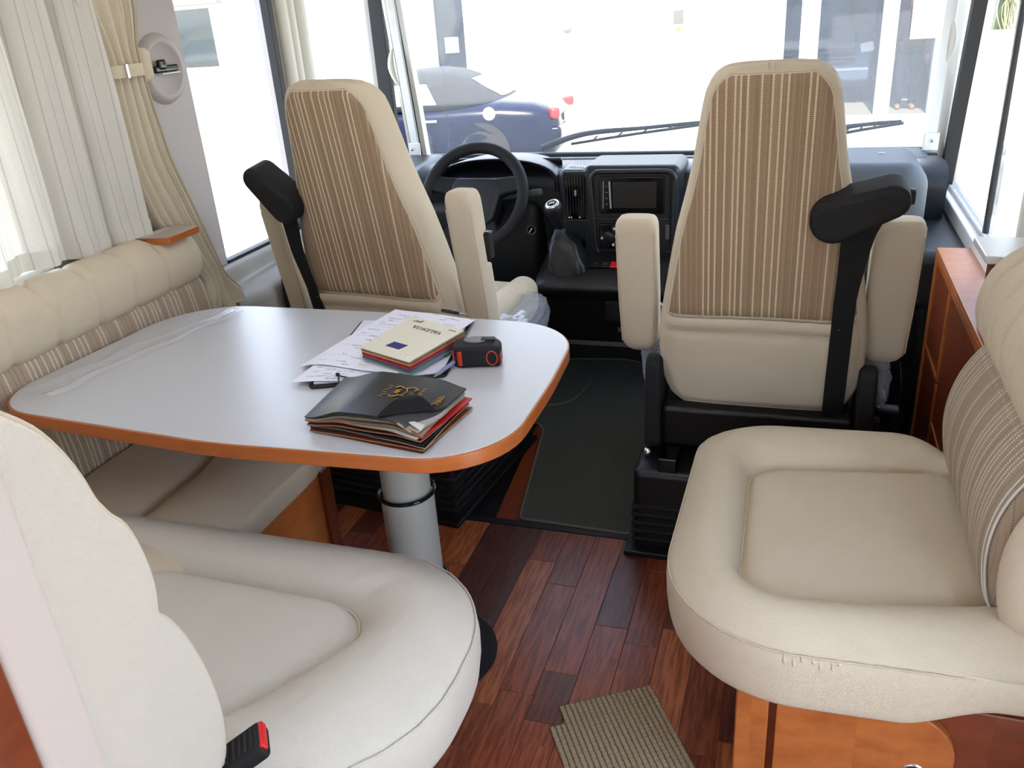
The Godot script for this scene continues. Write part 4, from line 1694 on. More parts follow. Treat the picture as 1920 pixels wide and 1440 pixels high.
func build_dinette_seat() -> void:
	var t := thing("dinette_seat", "cream dinette seat nearest the camera with a wavy padded back, facing the table", "seat", Vector3(-0.95, 0, -0.9))
	var outer := rpoly([[-1.36, -1.185, 0.03], [-0.455, -1.185, 0.225], [-0.455, -0.66, 0.26], [-1.36, -0.60, 0.02]], 14)
	var inner := rpoly([[-1.33, -1.045, 0.02], [-0.60, -1.025, 0.075], [-0.79, -0.70, 0.06], [-1.33, -0.66, 0.02]], 12)
	var gather := func(p: Vector2, q: float) -> float:
		var d := p.distance_to(Vector2(-0.66, -1.06))
		return -0.009 * exp(-d * d / 0.004) * (0.5 + 0.5 * sin((p - Vector2(-0.95, -0.9)).angle() * 38.0)) * smoothstep(0.3, 0.9, q)
	cushion(t, Vector2(-1.0, -0.9), outer, inner, 0.33, 0.472, func(_p): return 0.0, gather, M.knit)
	# backrest: the wavy side profile (z, y) drawn across the vehicle
	var ctrl := [[-0.485, 1.107], [-0.512, 1.078], [-0.531, 1.045], [-0.545, 1.008], [-0.553, 0.975], [-0.5585, 0.962], [-0.566, 0.947], [-0.58, 0.925], [-0.590, 0.886], [-0.593, 0.842], [-0.588, 0.812], [-0.588, 0.80], [-0.598, 0.785], [-0.615, 0.745], [-0.632, 0.676], [-0.638, 0.608], [-0.632, 0.56], [-0.618, 0.522], [-0.60, 0.49], [-0.575, 0.478]]
	var front := []
	for p in ctrl:
		front.append(Vector3(p[0], p[1], 0))
	front = Array(path3(front, 3))
	var prof := []
	for p in front:
		prof.append(Vector2(p.x, p.y))
	for p in [[-0.47, 0.478], [-0.465, 0.6], [-0.462, 0.8], [-0.455, 1.0], [-0.447, 1.09], [-0.462, 1.112]]:
		prof.append(Vector2(p[0], p[1]))
	var ctr := Vector2(-0.53, 0.80)
	var rings := []
	var xs := [[-0.648, 0.955], [-0.652, 0.982], [-0.660, 0.996], [-0.675, 1.0], [-0.9, 1.0], [-1.2, 1.0], [-1.45, 1.0]]
	for q in xs:
		var r := PackedVector3Array()
		for p in prof:
			var pp: Vector2 = ctr + (p - ctr) * q[1]
			r.append(Vector3(q[0], pp.y, pp.x))
		rings.append(r)
	var s := Shape.new()
	s.loft(rings, true, true, 0, 0)
	var bk := obj("backrest", s, M.knit, t)
	# welt round the side panel
	s = Shape.new()
	var welt := PackedVector3Array()
	for p in prof:
		var pp: Vector2 = ctr + (p - ctr) * 0.99
		welt.append(Vector3(-0.654, pp.y, pp.x))
	s.tube(welt, 0.0028, 5, true)
	obj("welt", s, M.thread, bk)
	# rear cover over the back edge and the wooden back board
	s = Shape.new()
	add_box(s, Vector3(-1.45, 0.47, -0.468), Vector3(-0.643, 1.085, -0.402), 0.012)
	obj("rear_cover", s, M.twill, t)
	s = Shape.new()
	add_box(s, Vector3(-1.45, 0.0, -0.404), Vector3(-0.645, 1.05, -0.365), 0.004)
	obj("back_board", s, M.redwood, t)
	s = Shape.new()
	add_box(s, Vector3(-1.40, 0.0, -1.06), Vector3(-0.60, 0.33, -0.40), 0.006)
	obj("wood_base", s, M.orange, t)
	# seat belt buckle on the cushion
	var b := thing("seat_belt_buckle", "black seat belt buckle with a red release edge on the nearest cream seat", "buckle", Vector3(-0.665, 0.48, -0.66))
	var B := Basis.looking_at(Vector3(0.55, 0.34, -0.42).normalized(), Vector3.UP)
	s = Shape.new()
	s.rbox(Vector3(-0.645, 0.530, -0.632), Vector3(0.052, 0.026, 0.095), 0.009, 3, B)
	obj("body", s, M.soft_black, b)
	s = Shape.new()
	s.rbox(Vector3(-0.645, 0.530, -0.632) + B * Vector3(0, 0.005, -0.0455), Vector3(0.044, 0.012, 0.008), 0.003, 2, B)
	obj("release_button", s, M.red, b)
	s = Shape.new()
	for i in 6:
		s.rbox(Vector3(-0.645, 0.530, -0.632) + B * Vector3(0, 0.0135, -0.034 + i * 0.009), Vector3(0.036, 0.0016, 0.004), 0.0007, 1, B)
	obj("grip_ridges", s, M.black, b)
	s = Shape.new()
	s.rbox(Vector3(-0.645, 0.530, -0.632) + B * Vector3(0, -0.003, 0.09), Vector3(0.03, 0.012, 0.09), 0.004, 2, B)
	obj("stalk", s, M.soft_black, b)

func build_side_seat() -> void:
	var t := thing("sideways_settee", "cream sideways seat with horseshoe cushion and striped back against the right wall", "seat", Vector3(0.15, 0, -1.4))
	var outer := rpoly([[-0.185, -1.075, 0.23], [0.46, -1.10, 0.06], [0.46, -1.70, 0.03], [0.355, -1.725, 0.04], [0.275, -1.845, 0.07], [-0.175, -1.835, 0.15]], 14)
	var inner := rpoly([[-0.052, -1.20, 0.10], [0.12, -1.205, 1.0], [0.40, -1.285, 0.05], [0.42, -1.67, 0.04], [0.30, -1.695, 0.03], [-0.058, -1.64, 0.055]], 10)
	var low := func(p: Vector2) -> float: return 0.05 * smoothstep(0.20, 0.34, p.x) * smoothstep(-1.4, -1.15, p.y)
	var gather := func(p: Vector2, q: float) -> float:
		var d := p.distance_to(Vector2(-0.11, -1.60))
		var e := p.distance_to(Vector2(-0.02, -1.10))
		return -0.003 * exp(-d * d / 0.012) * (0.5 + 0.5 * sin(p.y * 260.0 + p.x * 70.0)) * smoothstep(0.15, 0.6, q) - 0.0015 * exp(-e * e / 0.01) * (0.5 + 0.5 * sin(p.x * 240.0 - p.y * 90.0)) * smoothstep(0.3, 0.8, q)
	cushion(t, Vector2(0.14, -1.43), outer, inner, 0.335, 0.472, low, gather, M.cream)
	# puckers under the front seam
	var s := Shape.new()
	for i in 7:
		var x := 0.0 + i * 0.017 + 0.004 * sin(i * 3.0)
		var z := -1.095 + 0.10 * pow(maxf(0.0, 0.08 - x), 1.0) * -1.0
		var h := 0.02 + 0.012 * sin(i * 1.7 + 0.5)
		z = -ray_out(Vector2(0.14, -1.43), Vector2(x - 0.14, 0.43).normalized(), outer) * -1.0
		var d := Vector2(x - 0.14, 0.43).normalized()
		var p := Vector2(0.14, -1.43) + d * (ray_out(Vector2(0.14, -1.43), d, outer) + 0.0006)
		s.tube(PackedVector3Array([Vector3(p.x, 0.452, p.y), Vector3(p.x + 0.001, 0.452 - h * 0.5, p.y + 0.0012), Vector3(p.x + 0.002, 0.452 - h, p.y + 0.0005)]), [0.0022, 0.0034, 0.001], 6)
	obj("seam_puckers", s, M.cream, t)
	# back: striped lower part, channelled roll above, out = -x from the wall
	s = Shape.new()
	bolster(s, Vector3(0.50, 0, -1.735), Vector3(0.50, 0, -1.20), Vector3.LEFT, smooth_prof([[0.02, 0.45], [0.02, 0.75], [0.10, 0.775], [0.142, 0.752], [0.178, 0.69], [0.194, 0.62], [0.192, 0.55], [0.172, 0.48], [0.12, 0.45]]), 0.0, 0.0, 0.05)
	var sb := obj("striped_back", s, M.stripe_pale, t)
	s = Shape.new()
	var pr := smooth_prof([[0.02, 0.46], [0.02, 0.74], [0.10, 0.763], [0.136, 0.742], [0.17, 0.685], [0.185, 0.62], [0.183, 0.55], [0.165, 0.487], [0.12, 0.46]])
	for k in 2:
		var lp := PackedVector3Array()
		for p in pr:
			lp.append(Vector3(0.50 - p.x * (1.03 - 0.006 * k), 0.6 + (p.y - 0.6) * (1.03 - 0.02 * k), -1.236 + 0.013 * k))
		s.tube(lp, 0.0022, 6, true)
	obj("piping", s, M.cream_plastic, sb)
	s = Shape.new()
	bolster(s, Vector3(0.50, 0, -1.222), Vector3(0.50, 0, -1.135), Vector3.LEFT, pr, 0.0, 0.0, 0.07, 12)
	obj("end_panel", s, M.cream, t)
	s = Shape.new()
	bolster(s, Vector3(0.50, 0, -1.735), Vector3(0.50, 0, -1.10), Vector3.LEFT, smooth_prof([[0.012, 0.75], [0.012, 0.90], [0.06, 0.945], [0.11, 0.935], [0.152, 0.89], [0.168, 0.825], [0.152, 0.765], [0.10, 0.742]]), 0.088, 0.20, 0.03)
	obj("back_roll", s, M.cream, t)
	s = Shape.new()
	s.rbox(Vector3(0.415, 0.735, -1.80), Vector3(0.07, 0.07, 0.10), 0.033, 5)
	obj("side_pad", s, M.cream, t)
	# wooden base with rounded front panel
	s = Shape.new()
	add_box(s, Vector3(-0.04, 0.0, -1.66), Vector3(0.49, 0.34, -1.15), 0.004)
	obj("wood_base", s, M.redwood, t)
	s = Shape.new()
	add_box(s, Vector3(-0.043, 0.0, -1.165), Vector3(0.012, 0.335, -1.138), 0.004)
	obj("corner_post", s, M.orange, t)
	s = Shape.new()
	s.prism(rpoly([[0.024, 0.0, 0.0], [0.30, 0.0, 0.0], [0.30, 0.335, 0.09], [0.024, 0.335, 0.0]], 10), 0.0, 0.02, 0.003, Transform3D(Basis(Vector3.RIGHT, Vector3.BACK, Vector3.UP) , Vector3(0, 0, -1.15)))
	obj("front_panel", s, M.orange, t)
	s = Shape.new()
	add_box(s, Vector3(0.28, 0.0, -1.185), Vector3(0.40, 0.39, -1.168), 0.003)
	obj("rear_panel", s, M.orange, t)
	s = Shape.new()
	s.lathe(PackedVector2Array([Vector2(0, 0.014), Vector2(0.012, 0.012), Vector2(0.017, 0.006), Vector2(0.018, 0.0)]), Transform3D(Basis(Vector3.RIGHT, PI / 2), Vector3(0.245, 0.205, -1.13)), 20)
	var lk := obj("push_lock", s, M.gloss_black, t)
	s = Shape.new()
	s.lathe(PackedVector2Array([Vector2(0.017, 0.0), Vector2(0.021, 0.004), Vector2(0.023, 0.0)]), Transform3D(Basis(Vector3.RIGHT, PI / 2), Vector3(0.245, 0.205, -1.13)), 20, 0, false)
	obj("lock_ring", s, M.chrome, lk)

func build_cabinet() -> void:
	var t := thing("low_cabinet", "low reddish wood cabinet with a bright top under the passenger side window", "cabinet", Vector3(0.44, 0, -2.2))
	obj("body", box_s(Vector3(0.39, 0.0, -2.545), Vector3(0.498, 0.688, -1.78), 0.003), M.redwood, t)
	obj("top", box_s(Vector3(0.376, 0.688, -2.555), Vector3(0.498, 0.70, -1.78), 0.003), M.orange, t)
	obj("corner_post", box_s(Vector3(0.376, 0.0, -2.556), Vector3(0.392, 0.69, -2.535), 0.003), M.orange, t)
	obj("front_rail", box_s(Vector3(0.376, 0.665, -2.54), Vector3(0.392, 0.69, -1.78), 0.003), M.orange, t)
	for q in [[-2.53, -2.27, 0.42, 0.66], [-2.255, -1.80, 0.30, 0.66], [-2.53, -2.27, 0.1, 0.405], [-2.255, -1.80, 0.05, 0.285]]:
		var d := obj("door", box_s(Vector3(0.381, q[2], q[0]), Vector3(0.392, q[3], q[1]), 0.003), M.redwood, t)
		obj("door_edge", box_s(Vector3(0.378, q[2], q[1] - 0.006), Vector3(0.392, q[3], q[1] + 0.004), 0.001), M.orange, d)
		obj("door_edge", box_s(Vector3(0.378, q[2] - 0.008, q[0]), Vector3(0.392, q[2] + 0.002, q[1]), 0.001), M.orange, d)
	# board and small shelf at the end of the sill
	var o := obj("side_board", box_s(Vector3(0.384, 0.70, -1.93), Vector3(0.50, 0.845, -1.905), 0.003), M.redwood)
	tag(o, "upright reddish wood board between low cabinet top and small white shelf", "board")
	var sh := Shape.new()
	sh.prism(rpoly([[0.375, -2.06, 0.004], [0.505, -2.06, 0.0], [0.505, -1.88, 0.0], [0.375, -1.90, 0.01]], 4), 0.845, 0.862, 0.003)
	o = obj("wall_shelf", sh, M.white_plastic)
	tag(o, "small white corner shelf at the end of the passenger window sill", "shelf")

func build_curtains() -> void:
	# sheer curtain before the dinette window
	var t := thing("sheer_curtain", "white sheer net curtain hanging in folds before the left dinette window", "curtain", Vector3(-1.66, 0.93, -1.3))
	var s := Shape.new()
	var f := func(u: float, v: float) -> Vector3:
		var y := lerpf(1.60, 0.905, v)
		var z := lerpf(-1.79, -0.72, u)
		var x := -1.655 + 0.020 * sin(u * 46.0 + 0.6 * sin(v * 2.2)) + 0.010 * sin(u * 103.0 + v * 1.5) + 0.006 * v * sin(u * 21.0 + 1.0)
		return Vector3(x, y - 0.012 * sin(u * 15.0) * v, z - 0.012 * cos(u * 46.0))
	s.patch(f, 260, 24, Vector3.RIGHT)
	obj("net", s, M.sheer, t)
	s = Shape.new()
	var h := func(u: float, v: float) -> Vector3:
		return f.call(u, 0.94 + 0.06 * v) + Vector3(0.0025, 0, 0)
	s.patch(h, 260, 2, Vector3.RIGHT)
	obj("hem", s, M.sheer, t)
	# tied drape
	var d := thing("tied_drape", "beige pleated drape gathered by a band left of the cab window pillar", "curtain", Vector3(-1.67, 0.62, -1.9))
	var cz := [[-1.62, -1.835], [-1.31, -1.862], [-1.12, -1.87], [-0.95, -1.915], [-0.8, -1.985], [-0.70, -2.03], [-0.60, -2.04]]
	var hw := [[-1.62, 0.115], [-1.47, 0.10], [-1.34, 0.062], [-1.29, 0.062], [-1.12, 0.078], [-0.95, 0.083], [-0.8, 0.062], [-0.72, 0.05], [-0.66, 0.072], [-0.60, 0.085]]
	var rings := []
	for i in 61:
		var y := lerpf(1.62, 0.60, i / 60.0)
		var c := curve(cz, -y)
		var w := curve(hw, -y)
		var flare := smoothstep(0.72, 0.60, y)
		var r := PackedVector3Array()
		for k in 120:
			var a := TAU * k / 120.0
			var u := cos(a)
			var ph := asin(clampf(u, -1, 1)) / PI + 0.5
			var pl := sin(ph * TAU * 6.5 + 0.4 * sin(y * 9.0)) * (0.012 + 0.010 * flare) + flare * 0.02 * sin(ph * 9.0 + y * 30.0)
			var front := 0.016 if sin(a) > 0.0 else -0.012
			r.append(Vector3(-1.668 + front + pl * (1.0 if sin(a) > 0.0 else 0.55), y + flare * 0.025 * sin(ph * 11.0), c + u * w))
		rings.append(r)
	s = Shape.new()
	s.loft(rings, true, true)
	obj("cloth", s, M.curtain, d)
	s = Shape.new()
	s.loft([super_ring(Vector3(-1.664, 1.295, -1.862), Vector3.BACK, Vector3.RIGHT, 0.072, 0.037, 2.6, 40), super_ring(Vector3(-1.664, 1.325, -1.862), Vector3.BACK, Vector3.RIGHT, 0.072, 0.037, 2.6, 40)], true, true)
	obj("tie_band", s, M.cream, d)
	s = Shape.new()
	s.rbox(Vector3(-1.624, 1.31, -1.845), Vector3(0.006, 0.036, 0.008), 0.002)
	obj("clip", s, M.chrome, d)
	s = Shape.new()
	s.rbox(Vector3(-1.668, 1.318, -1.955), Vector3(0.04, 0.085, 0.05), 0.019, 4)
	obj("tie_pad", s, M.cream, d)
	# latch in a round recess of the pillar
	var l := thing("blind_latch", "black latch in a round recess on the left pillar beside the tied drape", "latch", Vector3(-1.70, 1.30, -2.06))
	s = Shape.new()
	s.lathe(PackedVector2Array([Vector2(0.0, 0.002), Vector2(0.055, 0.004), Vector2(0.066, 0.016), Vector2(0.076, 0.018), Vector2(0.088, 0.010), Vector2(0.094, 0.0)]), Transform3D(Basis(Vector3.BACK, -PI / 2), Vector3(-1.70, 1.30, -2.06)), 40)
	obj("recess_ring", s, M.wall_grey, l)
	s = Shape.new()
	s.rbox(Vector3(-1.688, 1.30, -2.065), Vector3(0.016, 0.018, 0.095), 0.005)
	s.rbox(Vector3(-1.682, 1.312, -2.045), Vector3(0.014, 0.026, 0.03), 0.006)
	obj("lever", s, M.gloss_black, l)
	s = Shape.new()
	s.rbox(Vector3(-1.680, 1.288, -2.075), Vector3(0.004, 0.003, 0.075), 0.001)
	obj("lever_edge", s, M.silver, l)
	# shelf in the corner
	var sh := thing("corner_shelf", "small beige corner shelf with an orange wood edge at the end of the wall bench", "shelf", Vector3(-1.62, 0.88, -1.87))
	s = Shape.new()
	s.prism(rpoly([[-1.648, -1.745, 0.0], [-1.552, -1.765, 0.006], [-1.553, -1.89, 0.006], [-1.648, -1.895, 0.0]], 4), 0.892, 0.906, 0.001)
	obj("board", s, mat(Color(0.70, 0.64, 0.58), 0.5), sh)
	s = Shape.new()
	s.prism(rpoly([[-1.65, -1.742, 0.0], [-1.549, -1.762, 0.006], [-1.550, -1.893, 0.006], [-1.65, -1.897, 0.0]], 4), 0.888, 0.9045, 0.001)
	obj("edge_band", s, M.orange_edge, sh)
	# moulded panel under the driver side window
	var p := thing("door_panel", "grey moulded side panel with a scooped ledge under the driver side window", "panel", Vector3(-1.66, 0, -2.6))
	rings = []
	for i in 31:
		var z := lerpf(-2.10, -3.36, i / 30.0)
		var g := smoothstep(-2.12, -2.42, z)
		var bump := smoothstep(-2.36, -2.46, z)
		var r := PackedVector3Array()
		var pts := [Vector2(-1.699, 0.05), Vector2(-1.699, 0.712), Vector2(-1.690, 0.712), Vector2(-1.682, 0.700), Vector2(-1.679, 0.670 + 0.012 * g), Vector2(-1.681, 0.652 + 0.012 * g), Vector2(-1.672, 0.640 + 0.01 * g), Vector2(-1.655 + 0.02 * g, 0.634 + 0.012 * g), Vector2(-1.640 + 0.035 * g, 0.622 + 0.03 * bump), Vector2(-1.632 + 0.045 * g, 0.604 + 0.04 * bump), Vector2(-1.630 + 0.05 * g, 0.58 + 0.03 * bump), Vector2(-1.630 + 0.05 * g, 0.40), Vector2(-1.63 + 0.04 * g, 0.05)]
		for q in pts:
			r.append(Vector3(q.x, q.y, z))
		rings.append(r)
	s = Shape.new()
	s.loft(rings, true, true)
	obj("moulding", s, M.panel_grey, p)
	s = Shape.new()
	s.rbox(Vector3(-1.578, 0.585, -2.30), Vector3(0.014, 0.105, 0.07), 0.012, 4)
	var hb := obj("handle_bezel", s, M.black, p)
	s = Shape.new()
	s.tube(path3([Vector3(-1.568, 0.626, -2.285), Vector3(-1.560, 0.60, -2.282), Vector3(-1.560, 0.57, -2.282), Vector3(-1.567, 0.545, -2.285)], 4), 0.006, 8)
	s.rbox(Vector3(-1.567, 0.627, -2.30), Vector3(0.012, 0.012, 0.035), 0.004)
	s.rbox(Vector3(-1.568, 0.558, -2.325), Vector3(0.01, 0.014, 0.014), 0.004)
	obj("handle", s, M.chrome, hb)
	s = Shape.new()
	s.rbox(Vector3(-1.582, 0.46, -2.40), Vector3(0.02, 0.12, 0.22), 0.03, 4)
	obj("pocket", s, M.black, p)

func text_on(t: Node, called: String, txt: String, h: float, xf: Transform3D, m: Material, serif := false) -> void:
	var tm := TextMesh.new()
	var ft := SystemFont.new()
	ft.font_names = PackedStringArray(["Droid Serif" if serif else "Droid Sans"])
	tm.font = ft
	tm.font_size = 32
	tm.pixel_size = h / 24.0
	tm.depth = 0.0008
	tm.text = txt
	var o := MeshInstance3D.new()
	o.mesh = tm
	o.material_override = m
	o.transform = Transform3D(xf.basis, xf.origin - origin_of(t))
	named(o, called, t)

func quad_poly(a: Vector2, b: Vector2, c: Vector2, d: Vector2, r: float) -> PackedVector2Array:
	return rpoly([[a.x, a.y, r], [b.x, b.y, r], [c.x, c.y, r], [d.x, d.y, r]], 4)

func scribble(sd: int) -> ImageTexture:
	var r := RandomNumberGenerator.new()
	r.seed = sd
	var im := Image.create(256, 360, false, Image.FORMAT_RGB8)
	im.fill(Color(0.93, 0.93, 0.98))
	for k in 70:
		var x := r.randi_range(16, 200)
		var y := 14 + r.randi_range(0, 26) * 13
		var w := r.randi_range(8, 40)
		var c := Color(0.5, 0.5, 0.62) if r.randf() < 0.75 else Color(0.9, 0.68, 0.76)
		for j in range(0, w, 3):
			im.fill_rect(Rect2i(x + j, y + r.randi_range(-1, 1), 2, r.randi_range(2, 4)), c)
	for k in 5:
		im.fill_rect(Rect2i(12, 60 + k * 62, 228, 1), Color(0.75, 0.72, 0.82))
	return ImageTexture.create_from_image(im)

func build_table_things() -> void:
	var top := 0.7204
	# black folder under the papers
	var t := thing("folder", "black folder lying open under the loose papers on the table", "folder", Vector3(-0.82, top, -1.54))
	var s := Shape.new()
	s.prism(quad_poly(Vector2(-0.985, -1.705), Vector2(-0.71, -1.755), Vector2(-0.652, -1.43), Vector2(-0.912, -1.325), 0.012), top, top + 0.006, 0.002)
	obj("cover", s, M.black, t)
	s = Shape.new()
	s.prism(quad_poly(Vector2(-0.975, -1.695), Vector2(-0.72, -1.745), Vector2(-0.662, -1.435), Vector2(-0.905, -1.337), 0.004), top + 0.006, top + 0.010, 0.001)
	obj("pad", s, M.paper, t)
	# loose printed sheets
	var sheets := [[Vector2(-0.955, -1.335), Vector2(-0.945, -1.66), Vector2(-0.72, -1.70), Vector2(-0.71, -1.375), 0.0115, "printed white sheet with the black elastic knob lying on it, lowest of the loose papers", 4], [Vector2(-0.987, -1.425), Vector2(-0.925, -1.772), Vector2(-0.698, -1.727), Vector2(-0.745, -1.40), 0.0145, "large printed white sheet under the cream colour fan, its corner reaching left over the table", 9]]
	for q in sheets:
		var f := func(u: float, v: float) -> Vector3:
			var a: Vector2 = q[0].lerp(q[1], v)
			var b: Vector2 = q[3].lerp(q[2], v)
			var p := a.lerp(b, u)
			var sag := 0.010 * pow(maxf(0.0, 1.0 - u * 3.0), 2.0) * (1.0 - v) * (1.0 if q[6] == 9 else 0.3)
			return Vector3(p.x, top + q[4] + 0.0012 * sin(u * 7.0 + v * 4.0) - sag, p.y)
		s = Shape.new()
		s.sheet(f, 16, 20, Vector3.UP, 0.0004)
		var pm := mat(Color(1, 1, 1), 0.85)
		pm.albedo_texture = scribble(q[6])
		tag(obj("paper_sheet", s, pm), q[5], "paper", "loose papers on the table")
	# colour fan: thin leaves under a cream cover
	var fan := thing("colour_fan", "cream VALENCIA colour swatch fan with rainbow leaf edges on the table", "swatch book", Vector3(-0.76, top + 0.014, -1.52))
	var cols := [Color(0.80, 0.84, 0.80), Color(0.42, 0.60, 0.50), Color(0.45, 0.66, 0.55), Color(0.34, 0.46, 0.45), Color(0.36, 0.38, 0.46), Color(0.45, 0.36, 0.52), Color(0.56, 0.32, 0.44), Color(0.68, 0.12, 0.22), Color(0.66, 0.16, 0.2), Color(0.82, 0.42, 0.25), Color(0.88, 0.55, 0.33), Color(0.82, 0.62, 0.40), Color(0.47, 0.38, 0.32), Color(0.62, 0.54, 0.44), Color(0.88, 0.86, 0.78)]
	rng.seed = 77
	var A := Vector2(-0.850, -1.452)
	var Bq := Vector2(-0.818, -1.648)
	var Cq := Vector2(-0.664, -1.578)
	var Dq := Vector2(-0.712, -1.394)
	for i in cols.size():
		var off := Vector2(rng.randf_range(-0.002, 0.002), rng.randf_range(-0.002, 0.002))
		var twist := (cols.size() - 1 - i) * 0.0016
		var cc := (A + Bq + Cq + Dq) / 4.0
		var pts := []
		for p in [A, Bq, Cq, Dq]:
			pts.append(cc + (p - cc).rotated(twist - 0.004) + off)
		var y := top + 0.0155 + i * 0.00205
		s = Shape.new()
		s.prism(quad_poly(pts[0], pts[1], pts[2], pts[3], 0.003), y, y + (0.0017 if i < cols.size() - 1 else 0.0022), 0.0003, Transform3D.IDENTITY, 1)
		var m: StandardMaterial3D = mat(cols[i], 0.6)
		obj("colour_leaf" if i < cols.size() - 1 else "cover", s, m, fan)
	var ytop := top + 0.0155 + 14 * 0.00205 + 0.0024
	var dirx := (Dq - A).normalized()
	var dz := (Bq - A).normalized()
	# lettering is read from the far side
	var XB := Basis(Vector3(-dirx.x, 0, -dirx.y), Vector3(-dz.x, 0, -dz.y) * -1.0 * -1.0, Vector3.UP)
	var mid := A.lerp(Bq, 0.76).lerp(Dq.lerp(Cq, 0.76), 0.52)
	text_on(fan, "lettering", "VALENCIA", 0.013, Transform3D(Basis(Vector3(-dirx.x, 0, -dirx.y), Vector3(-dz.x, 0, -dz.y), Vector3.UP), Vector3(mid.x, ytop, mid.y)), mat(Color(0.12, 0.11, 0.11), 0.7), true)
	var bp := A.lerp(Bq, 0.24).lerp(Dq.lerp(Cq, 0.24), 0.47)
	s = Shape.new()
	s.rbox(Vector3(bp.x, ytop, bp.y), Vector3(0.042, 0.0008, 0.026), 0.0003, 1, Basis(Vector3.UP, -dirx.angle()))
	obj("blue_label", s, mat(Color(0.08, 0.12, 0.42), 0.5), fan)
	bp = A.lerp(Bq, 0.9).lerp(Dq.lerp(Cq, 0.9), 0.22)
	s = Shape.new()
	s.tube(path3([Vector3(bp.x - 0.014, ytop, bp.y), Vector3(bp.x - 0.004, ytop, bp.y - 0.003), Vector3(bp.x + 0.004, ytop, bp.y + 0.003), Vector3(bp.x + 0.010, ytop, bp.y - 0.004)], 4), 0.0012, 5)
	s.tube(path3([Vector3(bp.x - 0.004, ytop, bp.y - 0.003), Vector3(bp.x - 0.001, ytop, bp.y + 0.006)], 3), 0.001, 5)
	s.tube(path3([Vector3(bp.x + 0.004, ytop, bp.y + 0.003), Vector3(bp.x + 0.008, ytop, bp.y + 0.007)], 3), 0.001, 5)
	obj("small_emblem", s, mat(Color(0.2, 0.13, 0.11), 0.7), fan)
	bp = A.lerp(Bq, 0.9).lerp(Dq.lerp(Cq, 0.9), 0.86)
	s = Shape.new()
	s.rbox(Vector3(bp.x, ytop, bp.y), Vector3(0.022, 0.0006, 0.0025), 0.0002, 1, Basis(Vector3.UP, -dirx.angle()))
	obj("fine_print", s, mat(Color(0.3, 0.3, 0.3), 0.7), fan)
	bp = A.lerp(Bq, 0.08).lerp(Dq.lerp(Cq, 0.08), 0.87)
	s = Shape.new()
	s.lathe(PackedVector2Array([Vector2(0, 0.0025), Vector2(0.004, 0.002), Vector2(0.0055, 0.0)]), Transform3D(Basis.IDENTITY, Vector3(bp.x, ytop - 0.0004, bp.y)), 20)
	obj("rivet", s, mat(Color(0.9, 0.89, 0.85), 0.25), fan)
	# leather sample book
	var lb := thing("leather_sample_book", "black covered leather sample book with gold 7600 and wavy coloured leaves at the table edge", "swatch book", Vector3(-0.69, top, -1.22))
	var lc := [Color(0.42, 0.20, 0.09), Color(0.50, 0.24, 0.13), Color(0.05, 0.07, 0.09), Color(0.03, 0.06, 0.07), Color(0.05, 0.06, 0.10), Color(0.44, 0.19, 0.11), Color(0.70, 0.06, 0.09), Color(0.72, 0.74, 0.70), Color(0.50, 0.42, 0.35), Color(0.62, 0.62, 0.60), Color(0.20, 0.20, 0.215), Color(0.055, 0.06, 0.066)]
	var n := lc.size()
	var NL := Vector2(-0.818, -1.165)
	var FL := Vector2(-0.822, -1.328)
	var FR := Vector2(-0.556, -1.302)
	var NR := Vector2(-0.572, -1.128)
	var sheet_at := func(i: int, u: float, v: float) -> Vector3:
		var lay := i / float(n - 1)
		var p := FL.lerp(NL, v).lerp(FR.lerp(NR, v), u)
		p.x += 0.006 * sin(i * 2.4) * u - 0.010 * (1.0 - lay) * (1.0 - u) * -1.0 + 0.004 * sin(i * 1.3 + v * 3.0) * u
		p.y += 0.004 * sin(i * 1.7 + u * 2.0) * v
		var squeeze := lerpf(0.55, 1.0, smoothstep(0.0, 0.35, u)) * lerpf(1.0, 0.75, smoothstep(0.75, 1.0, u))
		var y := 0.0015 + lay * 0.052 * squeeze
		y += 0.0035 * sin(u * 6.0 + i * 0.35) * v * lay + 0.004 * lay * (1.0 - u) * (1.0 - v)
		if i == 6:
			y += 0.004 * smoothstep(0.7, 1.0, u) * smoothstep(0.6, 1.0, v)
		return Vector3(p.x, top + y, p.y)
	for i in n:
		var f := func(u: float, v: float) -> Vector3:
			var lim := 1.0
			if i == n - 1:
				lim = 0.965 - 0.30 * smoothstep(0.42, 1.0, v)
			elif i >= 8:
				lim = 0.985 - 0.04 * (i - 8) * smoothstep(0.5, 1.0, v)
			return sheet_at.call(i, u * lim, v)
		s = Shape.new()
		s.sheet(f, 24, 14, Vector3.UP, 0.0022)
		var m := mat(lc[i], 0.5 if i < n - 1 else 0.42)
		var lf := obj("leather_leaf" if i < n - 1 else "cover", s, m, lb)
		# raw suede underside shows as a pale edge line
		if i % 2 == 1 and i < n - 1:
			var e := Shape.new()
			var pth := PackedVector3Array()
			for k in 25:
				pth.append(f.call(k / 24.0, 1.0) + Vector3(0, -0.0019, 0.0006))
			for k in 10:
				pth.append(f.call(1.0, 1.0 - (k + 1) / 10.0) + Vector3(0.0006, -0.0019, 0))
			e.tube(pth, 0.0011, 5)
			obj("suede_edge", e, mat(Color(0.62, 0.5, 0.38), 0.95), lf)
	# folded-back corner of the cover
	s = Shape.new()
	var c0: Vector3 = sheet_at.call(n - 1, 0.93, 0.55) + Vector3(0, 0.0015, 0)
	var c1: Vector3 = sheet_at.call(n - 1, 0.665, 1.0) + Vector3(0, 0.0015, 0)
	var c2: Vector3 = sheet_at.call(n - 1, 0.735, 0.50) + Vector3(0, 0.007, 0)
